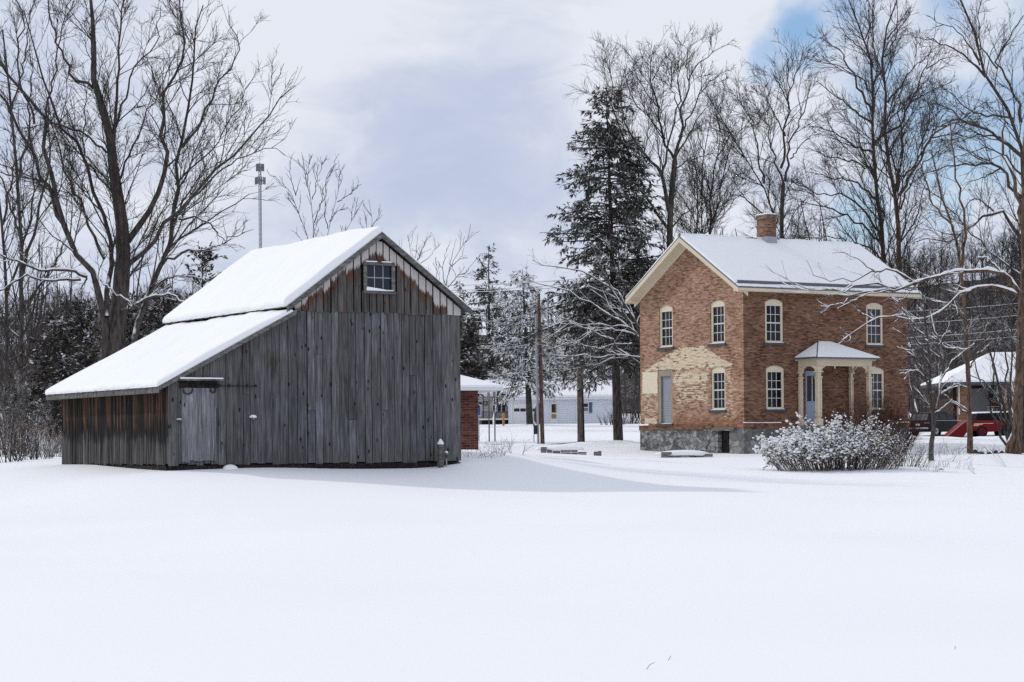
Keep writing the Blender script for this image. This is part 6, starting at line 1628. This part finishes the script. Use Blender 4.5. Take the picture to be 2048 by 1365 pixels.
def wheel(o, fwd, side, l, r, sw, parent, sg, rimmat=M_GALV, w=.11):
    c_ = o+fwd*l+UP*r+side*sg*sw; ax = side*sg
    mb = MB(); mb.lathe(c_-ax*w, [(r*.9, -.005), (r, .03), (r, 2*w-.03), (r*.9, 2*w)], 22, axis=ax, ref=fwd); t_ = mb.build('wheel', M_RUB, parent, smooth=False)
    mb = MB(); mb.lathe(c_+ax*(w-.02), [(r*.62, 0), (r*.62, .03), (r*.5, .03), (r*.15, .015), (r*.12, .05)], 18, axis=ax, ref=fwd); mb.build('rim', rimmat, t_)
    return t_
fw_, sd2 = np.array([.70, .714, 0]), np.array([.714, -.70, 0])
q = at(1836, 157.5); O = np.array([q[0], q[1], g1(q[0], q[1])])
car = thing('parked_car', 'black sport utility car parked facing away, seen from its rear corner', 'car', O+fw_*2.4)
mb = MB()
loft(mb, [(0, .42), (-.03, .62), (.02, 1.0), (.08, 1.08), (3.75, 1.1), (4.55, .98), (4.82, .8), (4.85, .4), (4.3, .32), (.4, .32)], lambda z: .95, O, fw_, sd2)
loft(mb, [(.1, 1.075), (.45, 1.68), (.8, 1.76), (2.4, 1.77), (2.85, 1.7), (3.8, 1.095)], lambda z: .93-.2*(z-1.08)/.7, O, fw_, sd2)
body = mb.build('body', M_BLACKP, car, bevel=.04)
def slab_glass(pts, n_, par, nm='window', mat=M_CARGL):
    mb = MB(); mb.prism([np.array(p) for p in pts], n_*.012); return mb.build(nm, mat, par)
def cside(l, z, sg=1): return O+fw_*l+UP*z+sd2*sg*(.93-.2*(z-1.08)/.7+.004)
slab_glass([cside(.62, 1.16), cside(.75, 1.62), cside(1.45, 1.66), cside(1.5, 1.16)], sd2, car); slab_glass([cside(1.56, 1.16), cside(1.52, 1.66), cside(2.35, 1.67), cside(2.45, 1.16)], sd2, car); slab_glass([cside(2.52, 1.16), cside(2.43, 1.67), cside(2.75, 1.64), cside(3.45, 1.16)], sd2, car)
def crear(s_, t, off=.006):
    l, z = .1+.35*t, 1.085+.6*t; return O+fw_*(l-off*1.7)+UP*(z+off)+sd2*s_*(.9-.17*t)
slab_glass([crear(-.82, .12), crear(.82, .12), crear(.82, .86), crear(-.82, .86)], -fw_, car, mat=m_glass('rear_window_glass', (.09, .09, .1), .25))
for sg in (-1, 1):
    mb = MB(); mb.box(O+fw_*.02+UP*.96+sd2*sg*.74, .06, .21, .06, fw_, sd2); mb.build('tail_light', M_LAMP, car)
    for l in (.95, 3.85): wheel(O, fw_, sd2, l, .37, .86, car, sg)
mb = MB(); mb.box(O-fw_*.07+UP*.58, .06, .92, .06, fw_, sd2); mb.build('bumper', M_GALV, car, bevel=.02)
mb = MB(); mb.box(O-fw_*.035+UP*.84, .012, .17, .07, fw_, sd2); mb.build('licence_plate', M_WHITE, car)
mb = MB(); mb.box(O+fw_*2.5+UP*1.13+sd2*.96, 1.7, .012, .018, fw_, sd2); mb.build('side_trim', M_GALV, car)
mb = MB()
for sg in (-1, 1): mb.tube([O+fw_*.9+UP*1.84+sd2*sg*.6, O+fw_*2.6+UP*1.84+sd2*sg*.6], .02, 6)
mb.build('roof_rack', M_IRON, car)
# red truck
fr_, sr_ = np.array([.995, .1, 0]), np.array([.1, -.995, 0])
q = at(1930, 154.); O = np.array([q[0], q[1], g1(q[0], q[1])])
tr_ = thing('red_truck', 'old dark red truck with black top, sloping red front and cream ringed wheel', 'truck', O+fr_*1.6)
mb = MB(); loft(mb, [(0, .5), (0, 1.22), (3.25, 1.22), (3.35, .9), (3.3, .42), (2.2, .42), (1.7, .38), (1.3, .42)], lambda z: .85, O, fr_, sr_); mb.build('body', M_REDP, tr_, bevel=.05)
mb = MB(); loft(mb, [(.55, 1.225), (.62, 1.68), (3.1, 1.74), (3.25, 1.225)], lambda z: .83, O, fr_, sr_); top_ = mb.build('bed_cover', M_BLACKP, tr_, bevel=.04)
snow_slab('roof_snow', O+fr_*.6+sr_*.84+UP*1.69, fr_*2.55+UP*.055, sr_*-1.66, .1, .1, top_, (1, 1, 1, 1), 30, 14, .015, seed=71)
mb = MB(); loft(mb, [(1.75, 1.7), (1.95, 2.12), (2.75, 2.15), (3.0, 1.72)], lambda z: .62-.1*(z-1.7), O-sr_*.1, fr_, sr_); mb.build('cab', M_CARGL, tr_, bevel=.03)
mb = MB(); mb.box(O+fr_*2.35+UP*2.17-sr_*.1, .48, .56, .03, fr_, sr_); mb.build('cab_roof', m_flat('brown_cab_roof', (.24, .13, .09)), tr_, bevel=.02)
mb = MB(); mb.prism([O-fr_*1.45+UP*.08+sr_*.75, O-fr_*.35+UP*.05+sr_*.75, O-fr_*.02+UP*.45+sr_*.75, O-fr_*.02+UP*1.2+sr_*.75, O-fr_*.15+UP*1.15+sr_*.75], -sr_*1.5); wedge = mb.build('plough_blade', M_REDP, tr_)
mb = MB(); mb.tube([O-fr_*1.5+UP*.14+sr_*.77, O-fr_*.12+UP*1.19+sr_*.77], .03, 6); mb.build('blade_edge', m_flat('tan_edge_strip', (.4, .3, .2)), wedge)
for l in (.98, 2.78):
    for sg in (1, -1):
        wheel(O, fr_, sr_, l, .40, .74, tr_, sg, m_flat('cream_wheel_ring', (.55, .42, .3)) if (l > 2 and sg > 0) else M_REDP, .14)
mb = MB(); mb.box(O+fr_*.7+UP*.93+sr_*.856, .3, .008, .05, fr_, sr_); mb.box(O+fr_*1.35+UP*.98+sr_*.856, .45, .008, .022, fr_, sr_); mb.box(O+fr_*.55+UP*.83+sr_*.856, .2, .008, .03, fr_, sr_)
mb.build('cream_marking', m_flat('cream_marking_paint', (.62, .5, .36)), tr_)
mb = MB(); mb.box(O+fr_*2.42+UP*1.3+sr_*.86, .018, .012, .42, fr_, sr_); mb.build('side_post', M_GALV, tr_)
# bare trampled soil under the truck
xs = np.linspace(0, 1, 24); YY, XX = np.meshgrid(np.linspace(151, 157, 10), xs)
XX = 30.2+XX*6.6; ZZ = G(XX.ravel(), YY.ravel())+.03
ii = np.arange(XX.size).reshape(XX.shape)
b = NB('muddy_straw_ground', .95, .1); p = b.geo('Position'); n = b.noise(p, 1.6, 5, .65)
M_MUD = b.out(b.mix(b.sstep(n, .42, .62), (.26, .13, .06), (.7, .66, .62)))
tag(np_mesh('ground_patch', np.stack([XX.ravel(), YY.ravel(), ZZ], -1), np.stack([ii[:-1, :-1], ii[:-1, 1:], ii[1:, 1:], ii[1:, :-1]], -1).reshape(-1, 4)[:, ::-1], M_MUD), 'orange brown trampled soil around the red truck', 'ground', kind='structure')

# ================================================================== low brick house at the right edge
HY_ = 180.
x0 = W(1917, 800, HY_)[0]; ze = W(1917, 768, HY_)[2]; x1 = x0+11
zg = g1(x0+2, HY_)
rh = thing('low_brick_house', 'low brick house with a broad snowy hip roof behind the red truck', 'house', (x0+5, HY_+4, zg))
mb = MB(); mb2 = MB()
mb.box((x0+.4, HY_+.3, (zg+ze)/2-.3), .4, .4, (ze-zg)/2+.28)
mb2.box((x0+4.1, HY_+.3, (zg+ze)/2-.3), .55, .4, (ze-zg)/2+.28)
for mb_ in (mb, mb2): mb_.build('brick_pier', m_brick('tan_brick', [(.16, .08, .05), (.26, .14, .09), (.34, .2, .14), (.4, .28, .2)], (.35, .3, .25), .4, .1, streak=.4), rh)
mb = MB(); mb.box((x0+5.5, HY_+2.4, (zg+ze)/2-.3), 5.5, .15, (ze-zg)/2+.28); mb.box((x0+.15, HY_+5.5, (zg+ze)/2-.3), .14, 2.9, (ze-zg)/2+.28); mb.build('wall', m_brick('shaded_recess_brick', [(.03, .02, .016), (.07, .04, .03), (.1, .06, .05), (.14, .1, .08)], (.1, .09, .08), .4, .1, streak=.4), rh)  # shade of the porch recess put into the wall's brick colours
for k, xx in enumerate((2.2, 5.2, 7.6)):
    mb = MB(); mb.box((x0+xx, HY_+2.2, ze-1.45), .55 if k else .75, .04, 1.1); wdo = mb.build('window', m_flat('curtained_window', (.17, .17, .18), .4, .4, .25, 2.), rh)
mb = MB(); mb.box((x0+.03, HY_-.12, ze-1.3), .04, .03, 1.25); mb.build('downpipe', M_WHITE, rh)
e0, e1, f0, f1 = x0-1.35, x1+.8, HY_-1.2, HY_+9.5
zr = W(1980, 708, HY_+4)[2]
mb = MB(); mb.prism([(e0, f0, ze-.12), (e1, f0, ze-.12), (e1, f1, ze-.12), (e0, f1, ze-.12)], (0, 0, .2)); rf2 = mb.build('roof', M_SILL, rh)
A_, B_, C_, D_ = [np.array(p) for p in ((e0, f0, ze+.085), (e1, f0, ze+.085), (e1, f1, ze+.085), (e0, f1, ze+.085))]
r1_, r2_ = np.array([e0+5.0, (f0+f1)/2, zr]), np.array([e1-2.6, (f0+f1)/2, zr])
mb = MB(); u_ = UP*.16
for poly in ([A_, B_, r2_, r1_], [B_, C_, r2_], [C_, D_, r1_, r2_], [D_, A_, r1_]): mb.prism(poly, u_)
mb.build('roof_snow', M_SNOW, rf2, bevel=.05)

# ================================================================== sky and sun
SUN_AZ = np.array([-.84, .54]); SUN_EL = R(32)
sx_, sy_ = SUN_AZ/np.linalg.norm(SUN_AZ)
sd_ = Vector((sx_*math.cos(SUN_EL), sy_*math.cos(SUN_EL), math.sin(SUN_EL)))
sun = bpy.data.lights.new('sun', 'SUN'); sun.energy = 2.0; sun.angle = R(2.5); sun.color = (1., .95, .88)
so = bpy.data.objects.new('sun', sun); COL.objects.link(so); so.rotation_euler = sd_.to_track_quat('Z', 'Y').to_euler(); so.location = (-60, 40, 60)
wd = bpy.data.worlds.new('World'); S.world = wd; wd.use_nodes = True
nt = wd.node_tree
for n in list(nt.nodes): nt.nodes.remove(n)
class WB(NB):
    def __init__(s): s.nt = nt
w = WB()
out = w.n('ShaderNodeOutputWorld')
sky = w.n('ShaderNodeTexSky', sky_type='NISHITA', sun_disc=False)
sky.sun_elevation = SUN_EL; sky.sun_rotation = math.atan2(sx_, sy_)
sky.air_density = 1.; sky.dust_density = 0.; sky.ozone_density = 5.
bg1 = w.n('ShaderNodeBackground'); w.nt.links.new(sky.outputs[0], bg1.inputs[0]); bg1.inputs[1].default_value = .15
dvec = w.n('ShaderNodeTexCoord').outputs['Generated']
nv = w.n('ShaderNodeVectorMath', operation='NORMALIZE'); w.set(nv.inputs[0], dvec); dvec = nv.outputs[0]
warp = w.noise(dvec, 14., 5, .6)
def blob(px, py, r_in, r_out, k=.05, sxk=1.):
    d = ray(px, py); d /= np.linalg.norm(d)
    nd = w.n('ShaderNodeVectorMath', operation='DISTANCE'); w.set(nd.inputs[0], dvec); nd.inputs[1].default_value = tuple(d)
    dd = w.add(nd.outputs['Value'], w.mul(w.sub(warp, .5), k))
    return w.sub(1., w.sstep(dd, r_in, r_out))
clear = blob(1600, 55, .002, .022, .06)
for a in ((1530, 105, .0, .015, .06), (1690, 15, .0, .02, .06), (1900, 20, 0., .022, .07), (1780, 150, 0., .02, .07), (1850, 215, .0, .022, .07), (1960, 300, .0, .03, .08), (1880, 330, .0, .024, .08), (2030, 240, 0., .025, .08), (1900, 430, 0., .022, .08), (1720, 440, 0., .014, .06), (2010, 480, .0, .022, .08), (2350, 150, .02, .1, .1)):
    clear = w.mx(clear, w.mul(blob(*a), .72))
# cloud deck: white and blue grey masses, stretched along the horizon
sc_ = w.scl(dvec, (1., 1., 2.1))
n1 = w.noise(sc_, 5., 6, .55, .4); n2 = w.noise(sc_, 17., 8, .62, .6)
nn = w.add(w.mul(n1, .5), w.mul(n2, .55))
grey = w.mx(w.mul(blob(880, 300, .01, .085, .05), .75), w.mx(w.mul(blob(900, 420, .0, .06, .04), .7), w.mul(blob(1050, 170, .0, .05, .05), .45)))
white = w.mx(blob(660, 40, .0, .10, .05), w.mx(w.mul(blob(1330, 130, .0, .09, .05), .9), w.mul(blob(850, 505, .0, .035, .04), .9)))
sh = w.add(w.add(nn, w.mul(white, .22)), w.mul(grey, -.26))
ccol = w.ramp(sh, [(.3, (.65, .73, .95)), (.43, (.72, .795, .985)), (.54, (.85, .91, 1.05)), (.66, (.99, 1.03, 1.13))])
zen = w.add(1., w.mul(w.sstep(w.sep(dvec)[2], .25, .9), .12))      # an overcast sky is brightest overhead
vm = w.n('ShaderNodeVectorMath', operation='SCALE'); w.set(vm.inputs[0], ccol); w.set(vm.inputs['Scale'], zen); ccol = vm.outputs[0]
bg2 = w.n('ShaderNodeBackground'); w.set(bg2.inputs[0], ccol); bg2.inputs[1].default_value = 1.
mxs = w.n('ShaderNodeMixShader'); w.set(mxs.inputs[0], w.sub(1., w.mul(clear, .92)))
w.nt.links.new(bg1.outputs[0], mxs.inputs[1]); w.nt.links.new(bg2.outputs[0], mxs.inputs[2])
w.nt.links.new(mxs.outputs[0], out.inputs[0])
S.view_settings.view_transform = 'Standard'; S.view_settings.look = 'None'; S.view_settings.exposure = -.33; S.view_settings.gamma = 1
S.cycles.max_bounces = 6; S.cycles.diffuse_bounces = 3; S.cycles.glossy_bounces = 2; S.cycles.transparent_max_bounces = 4
S.cycles.use_denoising = False
